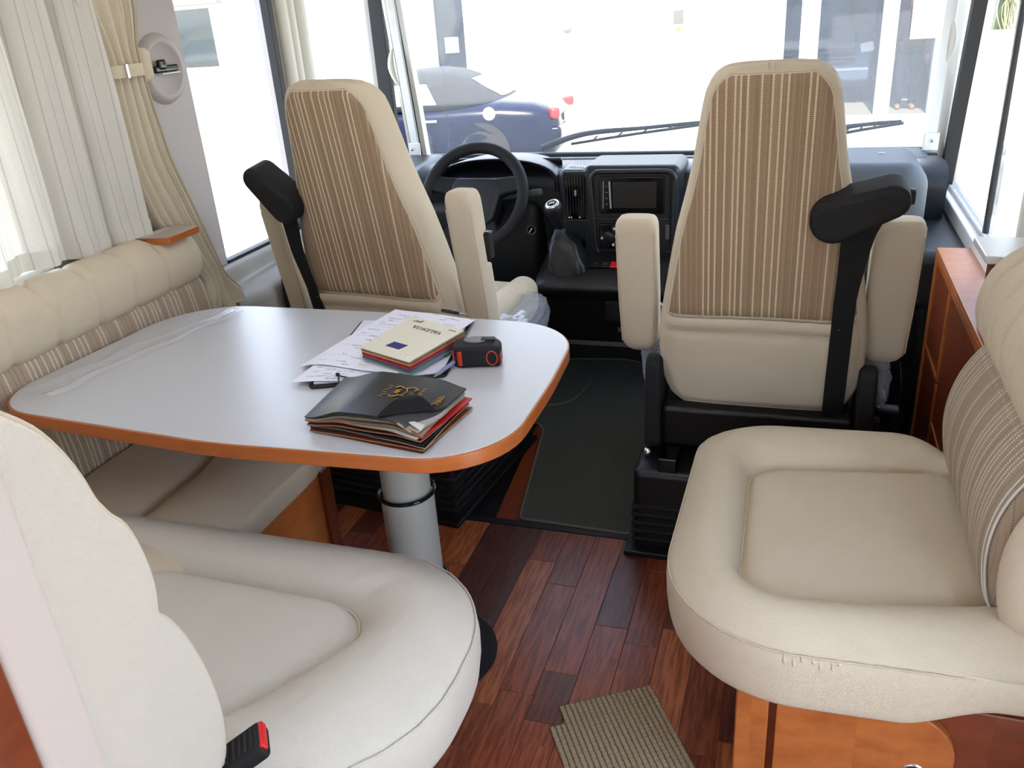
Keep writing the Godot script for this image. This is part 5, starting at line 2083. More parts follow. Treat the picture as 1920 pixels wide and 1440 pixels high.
	s.sheet(func(u: float, v: float) -> Vector3: return (c0.lerp(c1, u)).lerp(c2, v * 0.98) + Vector3(0, 0.008 * sin(PI * v), 0), 8, 8, Vector3.UP, 0.0018)
	obj("folded_corner", s, mat(Color(0.015, 0.015, 0.017), 0.9), lb)
	for q in [[0.955, 0.97, 0.02, Color(0.80, 0.78, 0.74), 9], [0.90, 1.0, 0.024, Color(0.70, 0.60, 0.46), 8]]:
		s = Shape.new()
		var a0: Vector3 = sheet_at.call(q[4], q[0], q[1]) + Vector3(0, 0.001, 0)
		s.sheet(func(u: float, v: float) -> Vector3: return a0 + Vector3(-q[2] * u, 0.014 * u * (1.0 - 0.6 * v), -q[2] * v), 5, 5, Vector3.UP, 0.0015)
		obj("curled_corner", s, mat(q[3], 0.8), lb)
	var gold := mat(Color(0.72, 0.55, 0.25), 0.35, 0.6)
	var gx := (FL - NL).normalized()
	var gb := Basis(Vector3(gx.x, 0, gx.y), Vector3(-1, 0, 0.05).normalized(), Vector3.UP)
	var gp: Vector3 = sheet_at.call(n - 1, 0.90, 0.40) + Vector3(0, 0.0015, 0)
	text_on(lb, "gold_number", "7600", 0.013, Transform3D(gb, gp), gold)
	var em: Vector3 = sheet_at.call(n - 1, 0.66, 0.42) + Vector3(0, 0.0012, 0)
	s = Shape.new()
	for e in [-1, 1]:
		s.tube(path3([em + Vector3(-0.028, 0, 0.016 * e), em + Vector3(-0.02, 0, 0.022 * e), em + Vector3(-0.008, 0, 0.014 * e), em + Vector3(0.006, 0.0003, 0.019 * e), em + Vector3(0.018, 0.0003, 0.013 * e), em + Vector3(0.014, 0.0003, 0.006 * e)], 5), 0.0013, 5)
		s.tube(path3([em + Vector3(-0.012, 0, 0.008 * e), em + Vector3(-0.022, 0, 0.004 * e), em + Vector3(-0.012, 0, 0.0)], 5), 0.0012, 5)
	s.tube(path3([em + Vector3(-0.004, 0, -0.014), em + Vector3(0.001, 0, 0.0), em + Vector3(-0.004, 0, 0.014)], 5), 0.0012, 5)
	obj("gold_emblem", s, gold, lb)
	s = Shape.new()
	for k in 6:
		s.rbox(em + Vector3(-0.040 + 0.002 * sin(k * 2.0), 0.0002, -0.022 + k * 0.009), Vector3(0.010, 0.0008, 0.0016), 0.0003, 1, Basis(Vector3.UP, 0.5 * sin(k * 1.9)))
	for k in 4:
		s.rbox(em + Vector3(0.030, 0.0006, -0.016 + k * 0.009), Vector3(0.008, 0.0008, 0.0016), 0.0003, 1, Basis(Vector3.UP, 0.4 * cos(k * 1.9)))
	obj("gold_strokes", s, gold, lb)
	# elastic with a knob
	t = thing("elastic_loop", "thin black elastic with a round knob by the leather sample book", "elastic", Vector3(-0.84, top + 0.012, -1.36))
	s = Shape.new()
	s.tube(path3([Vector3(-0.865, top + 0.016, -1.372), Vector3(-0.85, top + 0.018, -1.362), Vector3(-0.835, top + 0.016, -1.362), Vector3(-0.82, top + 0.016, -1.35)], 5), 0.0016, 6)
	s.tube(path3([Vector3(-0.862, top + 0.015, -1.37), Vector3(-0.852, top + 0.014, -1.35), Vector3(-0.84, top + 0.014, -1.34)], 5), 0.0016, 6)
	obj("cord", s, M.black, t)
	s = Shape.new()
	s.lathe(PackedVector2Array([Vector2(0.0, -0.0045), Vector2(0.0035, -0.003), Vector2(0.0048, 0), Vector2(0.0035, 0.003), Vector2(0, 0.0045)]), Transform3D(Basis.IDENTITY, Vector3(-0.866, top + 0.0165, -1.373)), 14)
	obj("knob", s, M.gloss_black, t)
	# pens
	for q in [[Vector3(-0.652, top + 0.0115, -1.505), Vector3(-0.667, top + 0.012, -1.405), "blue and clear ballpoint pen lying beside the colour fan next to the tape measure", Color(0.55, 0.6, 0.78)], [Vector3(-0.80, top + 0.0165, -1.772), Vector3(-0.725, top + 0.017, -1.748), "dark and silver pen at the far edge of the papers", Color(0.08, 0.08, 0.1)]]:
		var d: Vector3 = (q[1] - q[0]).normalized()
		var pn := thing("pen", q[2], "pen", q[0], "pens on the papers")
		s = Shape.new()
		s.tube(PackedVector3Array([q[0], q[0] + (q[1] - q[0]) * 0.72]), 0.0043, 10)
		obj("barrel", s, mat(q[3], 0.25), pn)
		s = Shape.new()
		s.tube(PackedVector3Array([q[0] + (q[1] - q[0]) * 0.72, q[0] + (q[1] - q[0]) * 0.8, q[1]]), [0.0045, 0.004, 0.001], 10)
		obj("tip", s, M.silver, pn)
		s = Shape.new()
		s.tube(PackedVector3Array([q[0] + Vector3(0, 0.005, 0), q[0] + d * 0.03 + Vector3(0, 0.0055, 0)]), 0.0013, 6)
		obj("clip", s, M.silver, pn)
	# tape measure
	var tp := thing("tape_measure", "black tape measure with an orange end window beside the colour fan", "tape measure", Vector3(-0.613, top, -1.515))
	var TY := Transform3D(Basis(Vector3.UP, 0.22), Vector3(-0.613, top, -1.515))
	s = Shape.new()
	s.prism(rpoly([[-0.052, -0.036, 0.03], [0.035, -0.036, 0.02], [0.05, -0.012, 0.01], [0.05, 0.028, 0.010], [-0.04, 0.032, 0.026], [-0.053, 0.012, 0.02]], 6), 0.0, 0.046, 0.009, TY, 4)
	obj("case", s, M.soft_black, tp)
	s = Shape.new()
	s.prism(rpoly([[-0.044, -0.012, 0.016], [0.0, -0.034, 0.03], [0.03, -0.014, 0.012], [0.0, 0.012, 0.03]], 6), 0.044, 0.049, 0.0015, TY)
	obj("label_lens", s, mat(Color(0.42, 0.43, 0.42), 0.3), tp)
	s = Shape.new()
	s.rbox(TY * Vector3(-0.040, 0.022, 0.024), Vector3(0.028, 0.032, 0.006), 0.003, 2, TY.basis * Basis(Vector3.UP, -0.75))
	var ow := obj("orange_window", s, mat(Color(0.85, 0.20, 0.06), 0.3), tp)
	s = Shape.new()
	for e in [-1, 0, 1]:
		s.rbox(TY * Vector3(-0.040, 0.020, 0.024) + TY.basis * Basis(Vector3.UP, -0.75) * Vector3(0.004 * e, 0, 0.0032), Vector3(0.0016, 0.012, 0.0008), 0.0003, 1, TY.basis * Basis(Vector3.UP, -0.75) * Basis(Vector3.BACK, 0.35 * e))
	obj("printed_mark", s, mat(Color(0.3, 0.05, 0.03), 0.5), ow)
	s = Shape.new()
	var ring := PackedVector3Array()
	for i in 28:
		var a := TAU * i / 28.0
		ring.append(TY * Vector3(0.033 + 0.011 * cos(a), 0.022 + 0.015 * sin(a), 0.0305))
	s.tube(ring, 0.0014, 6, true)
	obj("orange_ring", s, mat(Color(0.75, 0.22, 0.1), 0.4), tp)
	s = Shape.new()
	s.rbox(TY * Vector3(0.049, 0.018, 0.012), Vector3(0.006, 0.02, 0.026), 0.002, 2, TY.basis)
	obj("hook", s, M.red_dark, tp)
	s = Shape.new()
	s.rbox(TY * Vector3(0.022, 0.047, -0.012), Vector3(0.03, 0.008, 0.018), 0.003, 2, TY.basis)
	obj("lock_slide", s, M.black, tp)
	# protective film on the left of the table top
	s = Shape.new()
	var fl := FastNoiseLite.new()
	fl.seed = 3
	fl.frequency = 9.0
	var film := func(u: float, v: float) -> Vector3:
		var a := Vector2(-1.497, -1.20).lerp(Vector2(-1.37, -1.74), v)
		var wob := 0.012 * sin(v * 9.0) + 0.008 * sin(v * 23.0)
		var w := 0.10 - 0.05 * v + 0.014 * sin(v * 13.0 + 1.0)
		var p := a + Vector2(w * (u - 0.5) * 2.0 * 0.55 + wob * 0.5, 0.018 * (u - 0.5))
		var y := 0.002 + 0.004 * absf(fl.get_noise_2d(p.x * 3.0, p.y)) + 0.006 * exp(-pow((u - 0.85) * 7.0, 2.0)) + 0.003 * exp(-pow((u - 0.2) * 9.0, 2.0))
		return Vector3(p.x, top + y, p.y)
	s.patch(film, 26, 60, Vector3.UP)
	tag(obj("plastic_film", s, M.film), "creased strip of clear protective film on the left side of the white table", "film")

# ------------------------------------------------------------------ outside
func build_car(called: String, label: String, at: Vector3, turn: float, paint: Material, top: Material, group := "") -> Node3D:
	var t := thing(called, label, "car", at, group)
	t.rotation.y = turn
	var s := Shape.new()
	var rings := []
	for q in [[2.02, 0.45, 0.40, 0.62], [2.0, 0.62, 0.30, 0.74], [1.9, 0.76, 0.22, 0.84], [1.7, 0.82, 0.18, 0.91], [1.3, 0.845, 0.17, 0.95], [0.9, 0.85, 0.17, 0.95], [0.3, 0.85, 0.17, 0.93], [-0.3, 0.85, 0.17, 0.91], [-0.8, 0.84, 0.17, 0.88], [-1.15, 0.82, 0.18, 0.80], [-1.4, 0.77, 0.2, 0.70], [-1.55, 0.66, 0.26, 0.62], [-1.62, 0.45, 0.34, 0.54]]:
		rings.append(super_ring(Vector3(q[0], (q[2] + q[3]) / 2, 0), Vector3.BACK, Vector3.UP, q[1], (q[3] - q[2]) / 2, 4.2, 48))
	s.loft(rings, true, true, 0, 0)
	part("body", s, paint, t)
	s = Shape.new()
	rings = []
	for q in [[0.86, 1.42, -0.95, 0.78], [0.95, 1.33, -0.82, 0.76], [1.08, 1.08, -0.55, 0.70], [1.2, 0.86, -0.32, 0.64], [1.27, 0.66, -0.18, 0.57], [1.305, 0.45, 0.0, 0.44], [1.31, 0.3, 0.08, 0.3]]:
		rings.append(super_ring(Vector3((q[1] + q[2]) / 2, q[0], 0), Vector3.RIGHT, Vector3.BACK, (q[1] - q[2]) / 2, q[3], 3.4, 48))
	s.loft(rings, true, true, 0, 0)
	var rf := part("soft_top", s, top, t)
	var tf := [[0.86, 1.42], [0.95, 1.33], [1.08, 1.08], [1.2, 0.86], [1.27, 0.66], [1.305, 0.45]]
	var tr := [[0.86, -0.95], [0.95, -0.82], [1.08, -0.55], [1.2, -0.32], [1.27, -0.18], [1.305, 0.0]]
	var tb := [[0.86, 0.78], [0.95, 0.76], [1.08, 0.70], [1.2, 0.64], [1.27, 0.57], [1.305, 0.44]]
	for e in [1, -1]:
		s = Shape.new()
		s.patch(func(u: float, w: float) -> Vector3:
			var y := lerpf(0.93, 1.17, w)
			var x := lerpf(lerpf(-0.42, -0.12, w), lerpf(0.50, 0.36, w), u)
			var a := (curve(tf, y) - curve(tr, y)) / 2.0
			var c := (curve(tf, y) + curve(tr, y)) / 2.0
			return Vector3(x, y, e * (curve(tb, y) * pow(1.0 - pow(absf(x - c) / a, 3.4), 1.0 / 3.4) + 0.008)), 12, 8, Vector3(0, 0, e))
		part("side_window", s, mat(Color(0.6, 0.66, 0.68), 0.08), rf)
	s = Shape.new()
	s.patch(func(u: float, w: float) -> Vector3:
		var y := lerpf(0.97, 1.19, w)
		var z := lerpf(-0.42, 0.42, u) * (1.0 - 0.18 * w)
		var a := (curve(tf, y) - curve(tr, y)) / 2.0
		var c := (curve(tf, y) + curve(tr, y)) / 2.0
		return Vector3(c + a * pow(1.0 - pow(absf(z) / curve(tb, y), 3.4), 1.0 / 3.4) + 0.008, y, z), 12, 8, Vector3.RIGHT)
	part("rear_window", s, M.gloss_black, rf)
	for q in [[1.05, 1], [1.05, -1], [-1.0, 1], [-1.0, -1]]:
		var sg: int = q[1]
		s = Shape.new()
		s.lathe(PackedVector2Array([Vector2(0.0, 0.0), Vector2(0.37, 0.0), Vector2(0.37, 0.02)]), Transform3D(Basis(Vector3.RIGHT, PI / 2 * sg), Vector3(q[0], 0.33, 0.826 * sg)), 32)
		part("wheel_arch", s, M.soft_black, t)
		s = Shape.new()
		s.lathe(PackedVector2Array([Vector2(0.20, -0.09), Vector2(0.29, -0.09), Vector2(0.305, -0.06), Vector2(0.31, 0.0), Vector2(0.305, 0.035), Vector2(0.28, 0.05), Vector2(0.215, 0.045)]), Transform3D(Basis(Vector3.RIGHT, PI / 2 * sg), Vector3(q[0], 0.31, 0.80 * sg)), 36, 0, false)
		var ty := part("wheel", s, M.soft_black, t)
		s = Shape.new()
		s.lathe(PackedVector2Array([Vector2(0.225, -0.02), Vector2(0.222, 0.044), Vector2(0.205, 0.046), Vector2(0.2, 0.01), Vector2(0.03, 0.012), Vector2(0.0, 0.012)]), Transform3D(Basis(Vector3.RIGHT, PI / 2 * sg), Vector3(q[0], 0.31, 0.80 * sg)), 36, 0, false)
		for k in 5:
			var a := TAU * k / 5.0 + 0.3
			s.rbox(Vector3(q[0] + 0.105 * cos(a), 0.31 + 0.105 * sin(a), (0.80 + 0.03) * sg), Vector3(0.19, 0.055, 0.03), 0.01, 2, Basis(Vector3.BACK, a))
		part("rim", s, M.silver, ty)
	for e in [1, -1]:
		s = Shape.new()
		s.rbox(Vector3(1.925, 0.76, 0.56 * e), Vector3(0.12, 0.13, 0.36), 0.04, 3, Basis(Vector3.UP, 0.42 * e))
		part("tail_light", s, M.red, t)
	s = Shape.new()
	s.rbox(Vector3(1.95, 0.52, 0), Vector3(0.2, 0.16, 1.42), 0.05, 3)
	part("bumper", s, paint, t)
	s = Shape.new()
	s.rbox(Vector3(2.045, 0.66, 0), Vector3(0.02, 0.11, 0.5), 0.004)
	part("number_plate", s, M.white_plastic, t)
	s = Shape.new()
	s.lathe(PackedVector2Array([Vector2(0, 0.012), Vector2(0.07, 0.01), Vector2(0.08, 0.0)]), Transform3D(Basis(Vector3.RIGHT, PI / 2), Vector3(1.18, 0.80, 0.838)), 28)
	part("fuel_cap", s, M.silver, t)
	s = Shape.new()
	s.tube(PackedVector3Array([Vector3(0.62, 0.9, 0.838), Vector3(0.66, 0.62, 0.852), Vector3(0.60, 0.3, 0.848)]), 0.004, 5)
	part("door_gap", s, M.black, t)
	s = Shape.new()
	s.rbox(Vector3(0.42, 0.74, 0.858), Vector3(0.18, 0.03, 0.02), 0.008)
	part("door_handle", s, M.silver, t)
	return t

# surface nets over smoothly joined tapered bones: [a, b, radius a, radius b]
func body_mesh(bones: Array, cell: float, blend: float) -> Shape:
	var lo := Vector3(1e9, 1e9, 1e9)
	var hi := -lo
	for b in bones:
		for k in 2:
			var r: float = b[2 + k] + cell * 2.5
			lo = lo.min(b[k] - Vector3(r, r, r))
			hi = hi.max(b[k] + Vector3(r, r, r))
	var n := Vector3i(((hi - lo) / cell).ceil()) + Vector3i.ONE
	var field := PackedFloat32Array()
	field.resize(n.x * n.y * n.z)
	field.fill(1.0)
	for b in bones:
		var a: Vector3 = b[0]
		var e: Vector3 = b[1] - a
		var l2 := maxf(e.length_squared(), 1e-9)
		var rm := maxf(b[2], b[3]) + blend + cell * 2.0
		var p0 := Vector3i(((a.min(b[1]) - Vector3(rm, rm, rm) - lo) / cell).floor()).clamp(Vector3i.ZERO, n - Vector3i.ONE)
		var p1 := Vector3i(((a.max(b[1]) + Vector3(rm, rm, rm) - lo) / cell).ceil()).clamp(Vector3i.ZERO, n - Vector3i.ONE)
		for z in range(p0.z, p1.z + 1):
			for y in range(p0.y, p1.y + 1):
				for x in range(p0.x, p1.x + 1):
					var p := lo + Vector3(x, y, z) * cell
					var t := clampf((p - a).dot(e) / l2, 0.0, 1.0)
					var d := (p - a - e * t).length() - lerpf(b[2], b[3], t)
					var i := (z * n.y + y) * n.x + x
					var o := field[i]
					var h := maxf(blend - absf(d - o), 0.0) / blend
					field[i] = minf(d, o) - h * h * blend * 0.25
	var s := Shape.new()
	var vert := {}
	for z in n.z - 1:
		for y in n.y - 1:
			for x in n.x - 1:
				var i := (z * n.y + y) * n.x + x
				var m := 0
				var sum := Vector3.ZERO
				var c := 0
				var vals := [field[i], field[i + 1], field[i + n.x], field[i + n.x + 1], field[i + n.x * n.y], field[i + n.x * n.y + 1], field[i + n.x * n.y + n.x], field[i + n.x * n.y + n.x + 1]]
				for k in 8:
					if vals[k] < 0.0:
						m |= 1 << k
				if m == 0 or m == 255:
					continue
				for k in 8:
					for ax in 3:
						var q := k | (1 << ax)
						if q != k and (vals[k] < 0.0) != (vals[q] < 0.0):
							var f: float = vals[k] / (vals[k] - vals[q])
							var p := Vector3(k & 1, (k >> 1) & 1, (k >> 2) & 1)
							p[ax] += f
							sum += p
							c += 1
				vert[i] = lo + (Vector3(x, y, z) + sum / c) * cell
	var st := [1, n.x, n.x * n.y]
	for i in vert:
		for ax in 3:
			var b1: int = st[(ax + 1) % 3]
			var b2: int = st[(ax + 2) % 3]
			if vert.has(i - b1) and vert.has(i - b2) and vert.has(i - b1 - b2):
				var j: int = i + st[ax]
				if j < field.size() and (field[i] < 0.0) != (field[j] < 0.0):
					if field[i] < 0.0:
						s.quad(vert[i], vert[i - b2], vert[i - b1 - b2], vert[i - b1])
					else:
						s.quad(vert[i], vert[i - b1], vert[i - b1 - b2], vert[i - b2])
	s.solid(0)
	return s

func build_outside() -> void:
	var G := -0.62
	var pave := picture(256, 256, func(x: int, y: int) -> Color:
		var k: float = 0.9 + M.noise[(x * 31 + y * 57) % 4096] * 0.2
		return Color(k, k, k * 0.98))
	struct("ground", box_s(Vector3(-45, G - 0.3, -60), Vector3(45, G, 30)), tex_mat(pave, 1.3, Color(0.66, 0.65, 0.62), 0.9, true), "pale sunlit yard outside the vehicle")
	# white building across the yard
	var b := thing("white_building", "white building across the yard with a glazed front behind the passenger seat", "building", Vector3(-6, G, -15.4))
	var s := Shape.new()
	holed(s, Vector3(-22, G, -15.45), Vector3(-0.40, 4.2, -15.2), 0, 1, [[-6.45, -5.86, 0.385, 2.3], [-12.6, -11.03, 0.62, 1.72]])
	add_box(s, Vector3(1.82, G, -15.45), Vector3(2.25, 4.2, -15.2))
	add_box(s, Vector3(-0.40, 2.4, -15.45), Vector3(1.82, 4.2, -15.2))
	var wall_white := mat(Color(0.88, 0.88, 0.86), 0.8)
	obj("wall", s, wall_white, b)
	for q in [[-0.16, 0.12], [1.035, 1.26]]:
		obj("post", box_s(Vector3(q[0], G, -15.36), Vector3(q[1], 2.4, -15.2), 0.01), M.white_plastic, b)
	var pane := glass(0.25, Color(0.10, 0.14, 0.22))
	for q in [[-0.40, -0.16], [0.12, 1.035], [1.26, 1.82]]:
		obj("glass_pane", box_s(Vector3(q[0], G, -15.31), Vector3(q[1], 2.4, -15.295), 0.001), pane, b)
	obj("roof", box_s(Vector3(-21, 2.6, -24), Vector3(6, 2.75, -15.3), 0.01), wall_white, b)
	var inner := mat(Color(0.5, 0.5, 0.5), 0.9)
	s = Shape.new()
	add_box(s, Vector3(-4, G, -24.1), Vector3(6, 2.7, -24))
	add_box(s, Vector3(-2.6, G, -24), Vector3(-2.5, 2.7, -15.45))
	add_box(s, Vector3(4.5, G, -24), Vector3(4.6, 2.7, -15.45))
	obj("back_wall", s, inner, b)
	obj("door_glass", box_s(Vector3(-6.45, 0.385, -15.33), Vector3(-5.86, 2.3, -15.31), 0.002), mat(Color(0.10, 0.13, 0.17), 0.1), b)
	obj("door_notice", box_s(Vector3(-6.29, 0.66, -15.308), Vector3(-6.03, 0.92, -15.30), 0.002), M.white_plastic, b)
	s = Shape.new()
	for q in [[-12.6, -12.52, 0.62, 1.75], [-11.10, -11.03, 0.62, 1.75], [-12.6, -11.03, 0.58, 0.65]]:
		add_box(s, Vector3(q[0], q[2], -15.24), Vector3(q[1], q[3], -15.17), 0.01)
	var wf := obj("window_frame", s, M.white_plastic, b)
	obj("window_glass", box_s(Vector3(-12.55, 0.64, -15.22), Vector3(-11.08, 1.72, -15.21), 0.002), pane, wf)
	obj("window_sill", box_s(Vector3(-12.7, 0.44, -15.24), Vector3(-10.95, 0.57, -15.05), 0.01), M.white_plastic, wf)
	obj("eave", box_s(Vector3(-14, 1.78, -15.24), Vector3(-10.8, 1.98, -15.02), 0.01), mat(Color(0.42, 0.42, 0.40), 0.8), b)
	s = Shape.new()
	add_box(s, Vector3(-20, G, -19), Vector3(-9.4, 2.6, -18.9))
	obj("back_partition", s, inner, b)
	# sign hanging in the right pane
	var sg := thing("framed_notice", "white framed notice with a grey panel hung in the right glass pane", "sign", Vector3(1.64, 0.5, -15.18))
	obj("board", box_s(Vector3(1.445, 0.50, -15.20), Vector3(1.835, 1.25, -15.175), 0.004), M.white_plastic, sg)
	obj("grey_panel", box_s(Vector3(1.49, 0.55, -15.18), Vector3(1.80, 0.80, -15.170), 0.002), mat(Color(0.36, 0.42, 0.46), 0.6), sg)
	# small fittings on the white wall
	var ub := thing("utility_box", "small grey utility box with a yellow sticker high on the white outside wall", "utility box", Vector3(-2.08, 0.75, -15.19))
	obj("box", box_s(Vector3(-2.16, 0.92, -15.2), Vector3(-2.0, 1.13, -15.12), 0.01), mat(Color(0.30, 0.30, 0.28), 0.7), ub)
	obj("sticker", box_s(Vector3(-2.11, 0.80, -15.2), Vector3(-2.04, 0.87, -15.17), 0.004), mat(Color(0.75, 0.62, 0.12), 0.6), ub)
	s = Shape.new()
	s.lathe(PackedVector2Array([Vector2(0.03, -0.10), Vector2(0.07, -0.08), Vector2(0.075, 0.0), Vector2(0.05, 0.06), Vector2(0.0, 0.08)]), Transform3D(Basis.IDENTITY, Vector3(-3.95, 0.98, -15.12)), 16)
	tag(obj("wall_lamp", s, mat(Color(0.35, 0.36, 0.38), 0.6)), "small round lamp fitting on the white wall above the parked car", "lamp")
	# cars
	var blue := mat(Color(0.02, 0.035, 0.125), 0.25, 0.0, 0.3)
	var cloth := mat(Color(0.13, 0.135, 0.145), 0.9)
	build_car("parked_car", "dark blue parked convertible with closed soft top seen through the windscreen", Vector3(-4.98, G, -10.92), 0.12, blue, cloth)
	build_car("parked_car", "red and white parked car glimpsed behind the left outside window", Vector3(-13.0, G, -17.3), 0.5, M.red_dark, mat(Color(0.85, 0.84, 0.82), 0.4)).scale = Vector3(1.2, 1.5, 1.2)
	# van behind the glass
	var v := thing("van", "grey blue van front standing behind the middle glass pane", "van", Vector3(0.15, G, -17.6))
	var vp := mat(Color(0.20, 0.26, 0.38), 0.3)
	s = Shape.new()
	var rings := []
	for q in [[-16.75, 0.80, 0.34, 0.98], [-16.72 - 0.1, 0.93, 0.28, 1.06], [-17.1, 0.97, 0.25, 1.12], [-17.5, 0.98, 0.25, 1.24], [-17.55, 0.98, 0.25, 1.3], [-18.3, 0.97, 0.25, 2.2], [-18.6, 0.97, 0.25, 2.3], [-21.5, 0.96, 0.25, 2.3], [-21.6, 0.9, 0.3, 2.2]]:
		rings.append(super_ring(Vector3(0.15, G + (q[2] + q[3]) / 2, q[0]), Vector3.RIGHT, Vector3.UP, q[1], (q[3] - q[2]) / 2, 6.0, 48))
	s.loft(rings, true, true, 0, 0)
	obj("body", s, vp, v)
	s = Shape.new()
	s.prism(rpoly([[-0.82, 0.0, 0.06], [0.82, 0.0, 0.06], [0.74, 1.0, 0.08], [-0.74, 1.0, 0.08]], 4), -0.01, 0.02, 0.006, Transform3D(Basis(Vector3.RIGHT, Vector3(0, 0.64, 0.77), Vector3(0, 0.77, -0.64)), Vector3(0.15, G + 1.29, -17.57)))
	obj("windscreen", s, M.gloss_black, v)
	for i in 4:
		s = Shape.new()
		s.rbox(Vector3(0.15, G + 0.92 - i * 0.07, -16.74), Vector3(1.2, 0.03, 0.05), 0.01)
		obj("grille_slat", s, M.black, v)
	for e in [-1, 1]:
		s = Shape.new()
		s.rbox(Vector3(0.15 + 0.78 * e, G + 0.93, -16.80), Vector3(0.24, 0.17, 0.12), 0.05, 4, Basis(Vector3.BACK, 0.2 * e))
		obj("headlight", s, mat(Color(0.9, 0.92, 0.95), 0.1), v)
		s = Shape.new()
		s.lathe(PackedVector2Array([Vector2(0, -0.1), Vector2(0.32, -0.1), Vector2(0.34, 0), Vector2(0.32, 0.1), Vector2(0.2, 0.1)]), Transform3D(Basis(Vector3.BACK, PI / 2), Vector3(0.15 + 0.86 * e, G + 0.34, -17.5)), 24)
		obj("wheel", s, M.soft_black, v)
	s = Shape.new()
	s.rbox(Vector3(0.15, G + 0.5, -16.76), Vector3(1.75, 0.24, 0.16), 0.06, 3)
	obj("bumper", s, mat(Color(0.34, 0.40, 0.50), 0.45), v)
	s = Shape.new()
	s.rbox(Vector3(0.15, G + 0.5, -16.672), Vector3(0.5, 0.11, 0.012), 0.003)
	obj("number_plate", s, M.white_plastic, v)
	# person in dark clothes behind the right pane
	var P := Vector3(1.55, G, -15.95)
	var pr := thing("person", "person in dark blue clothes standing behind the right glass pane, arms hanging", "person", P)
	var skin := mat(Color(0.68, 0.47, 0.37), 0.6)
	var navy := mat(Color(0.05, 0.07, 0.15), 0.85)
	var bones := [[Vector3(0, 0.98, 0), Vector3(0, 1.2, 0), 0.135, 0.125], [Vector3(0, 1.2, 0), Vector3(0, 1.40, 0), 0.13, 0.12], [Vector3(-0.13, 1.42, 0), Vector3(0.13, 1.42, 0), 0.075, 0.075], [Vector3(0, 1.42, 0), Vector3(0, 1.54, 0.01), 0.058, 0.052], [Vector3(0, 1.60, 0.02), Vector3(0, 1.68, 0.0), 0.075, 0.092]]
	for e in [-1, 1]:
		bones.append_array([[Vector3(0.09 * e, 0.95, 0), Vector3(0.10 * e, 0.5, 0.01), 0.095, 0.062], [Vector3(0.10 * e, 0.5, 0.01), Vector3(0.105 * e, 0.09, -0.02), 0.06, 0.043], [Vector3(0.105 * e, 0.05, -0.04), Vector3(0.115 * e, 0.04, 0.14), 0.042, 0.035],
			[Vector3(0.19 * e, 1.41, 0), Vector3(0.235 * e, 1.12, -0.01), 0.056, 0.045], [Vector3(0.235 * e, 1.12, -0.01), Vector3(0.25 * e, 0.88, 0.04), 0.044, 0.032], [Vector3(0.25 * e, 0.86, 0.045), Vector3(0.25 * e, 0.79, 0.055), 0.03, 0.034]])
		for k in 4:
			bones.append([Vector3(0.25 * e, 0.79, 0.03 + 0.018 * k), Vector3(0.247 * e, 0.705 + 0.008 * absf(k - 1.5), 0.04 + 0.019 * k), 0.0095, 0.008])
		bones.append([Vector3(0.248 * e, 0.84, 0.075), Vector3(0.238 * e, 0.775, 0.105), 0.011, 0.0085])
	var body := body_mesh(bones, 0.016, 0.03)
	var bm := part("body", body, skin, pr)
	var wear := []
	for i in bones.size():
		if i < 3 or (bones[i][2] > 0.04 and i > 4 and bones[i][1].y > 0.08):
			wear.append([bones[i][0], bones[i][1], bones[i][2] + 0.014, bones[i][3] + 0.014])
	part("clothes", body_mesh(wear, 0.022, 0.04), navy, bm)
	s = Shape.new()
	s.lathe(PackedVector2Array([Vector2(0.098, 1.63), Vector2(0.104, 1.69), Vector2(0.09, 1.75), Vector2(0.05, 1.785), Vector2(0.0, 1.79)]), Transform3D(Basis.IDENTITY, Vector3(0, 0, -0.018)), 20)
	part("hair", s, mat(Color(0.07, 0.05, 0.04), 0.8), bm)
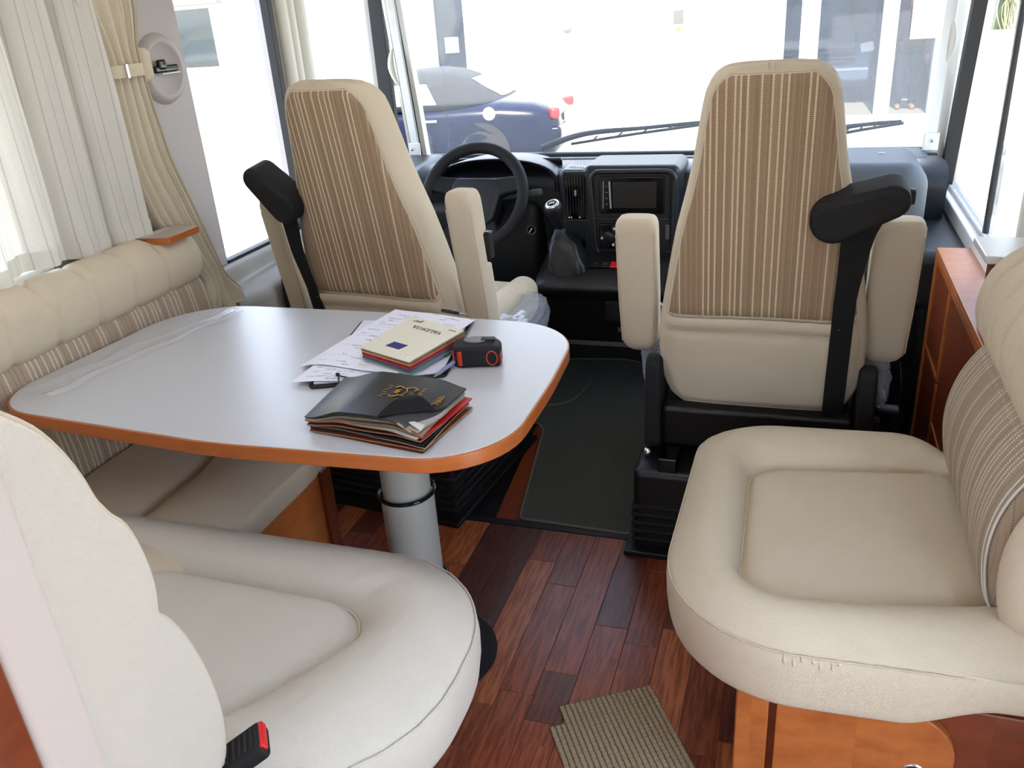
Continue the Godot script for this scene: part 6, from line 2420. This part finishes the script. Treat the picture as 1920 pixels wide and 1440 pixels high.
	# low white wall and hedge to the right
	tag(obj("garden_wall", box_s(Vector3(2.3, G, -14.6), Vector3(12, 0.60, -14.4), 0.01), wall_white), "low white garden wall below the hedge, outside the passenger window", "wall")
	var hd := thing("hedge", "pale green hedge rising behind the low white garden wall", "hedge", Vector3(5, G, -16.2))
	var lf := Shape.new()
	lf.patch(func(u: float, w: float) -> Vector3: return Vector3((u - 0.5) * 0.05 * sin(PI * clampf(w, 0.05, 0.95)), 0.01 * sin(PI * w), (w - 0.5) * 0.14), 2, 4, Vector3.UP)
	var lm := mat(Color(0.24, 0.33, 0.14), 0.7)
	lm.backlight_enabled = true
	lm.backlight = Color(0.12, 0.16, 0.05)
	var leafmesh := lf.commit()
	leafmesh.surface_set_material(0, lm)
	var mm := MultiMesh.new()
	mm.transform_format = MultiMesh.TRANSFORM_3D
	mm.mesh = leafmesh
	mm.instance_count = 6000
	rng.seed = 5
	for i in 6000:
		var p := Vector3(rng.randf_range(-2.7, 5.0), rng.randf_range(0.3, 2.9), rng.randf_range(-0.6, 0.6))
		var ax := Vector3(rng.randf_range(-1, 1), rng.randf_range(-1, 1), rng.randf_range(-1, 1)).normalized()
		mm.set_instance_transform(i, Transform3D(Basis(ax, rng.randf() * TAU), p))
	var mi := MultiMeshInstance3D.new()
	mi.multimesh = mm
	mi.material_override = lm
	named(mi, "leaves", hd)
	mi.set_meta("kind", "stuff")
	s = Shape.new()
	s.rbox(Vector3(1.15, 1.4, -0.1), Vector3(7.2, 2.6, 0.8), 0.25, 4)
	part("dense_core", s, mat(Color(0.24, 0.33, 0.14), 0.95), hd)
	s = Shape.new()
	rng.seed = 8
	for i in 70:
		var p := Vector3(rng.randf_range(2.7, 3.6), G + 1.15, -15.3)
		s.tube(path3([p, p + Vector3(rng.randf_range(-0.1, 0.1), 0.35, rng.randf_range(-0.1, 0.1)), p + Vector3(rng.randf_range(-0.3, 0.3), rng.randf_range(0.5, 0.8), rng.randf_range(-0.2, 0.2))], 3), 0.008, 4)
	var dg := obj("dry_grass", s, mat(Color(0.75, 0.72, 0.55), 0.9))
	tag(dg, "tangle of dry pale grass above the low white wall", "grass", "", "stuff")
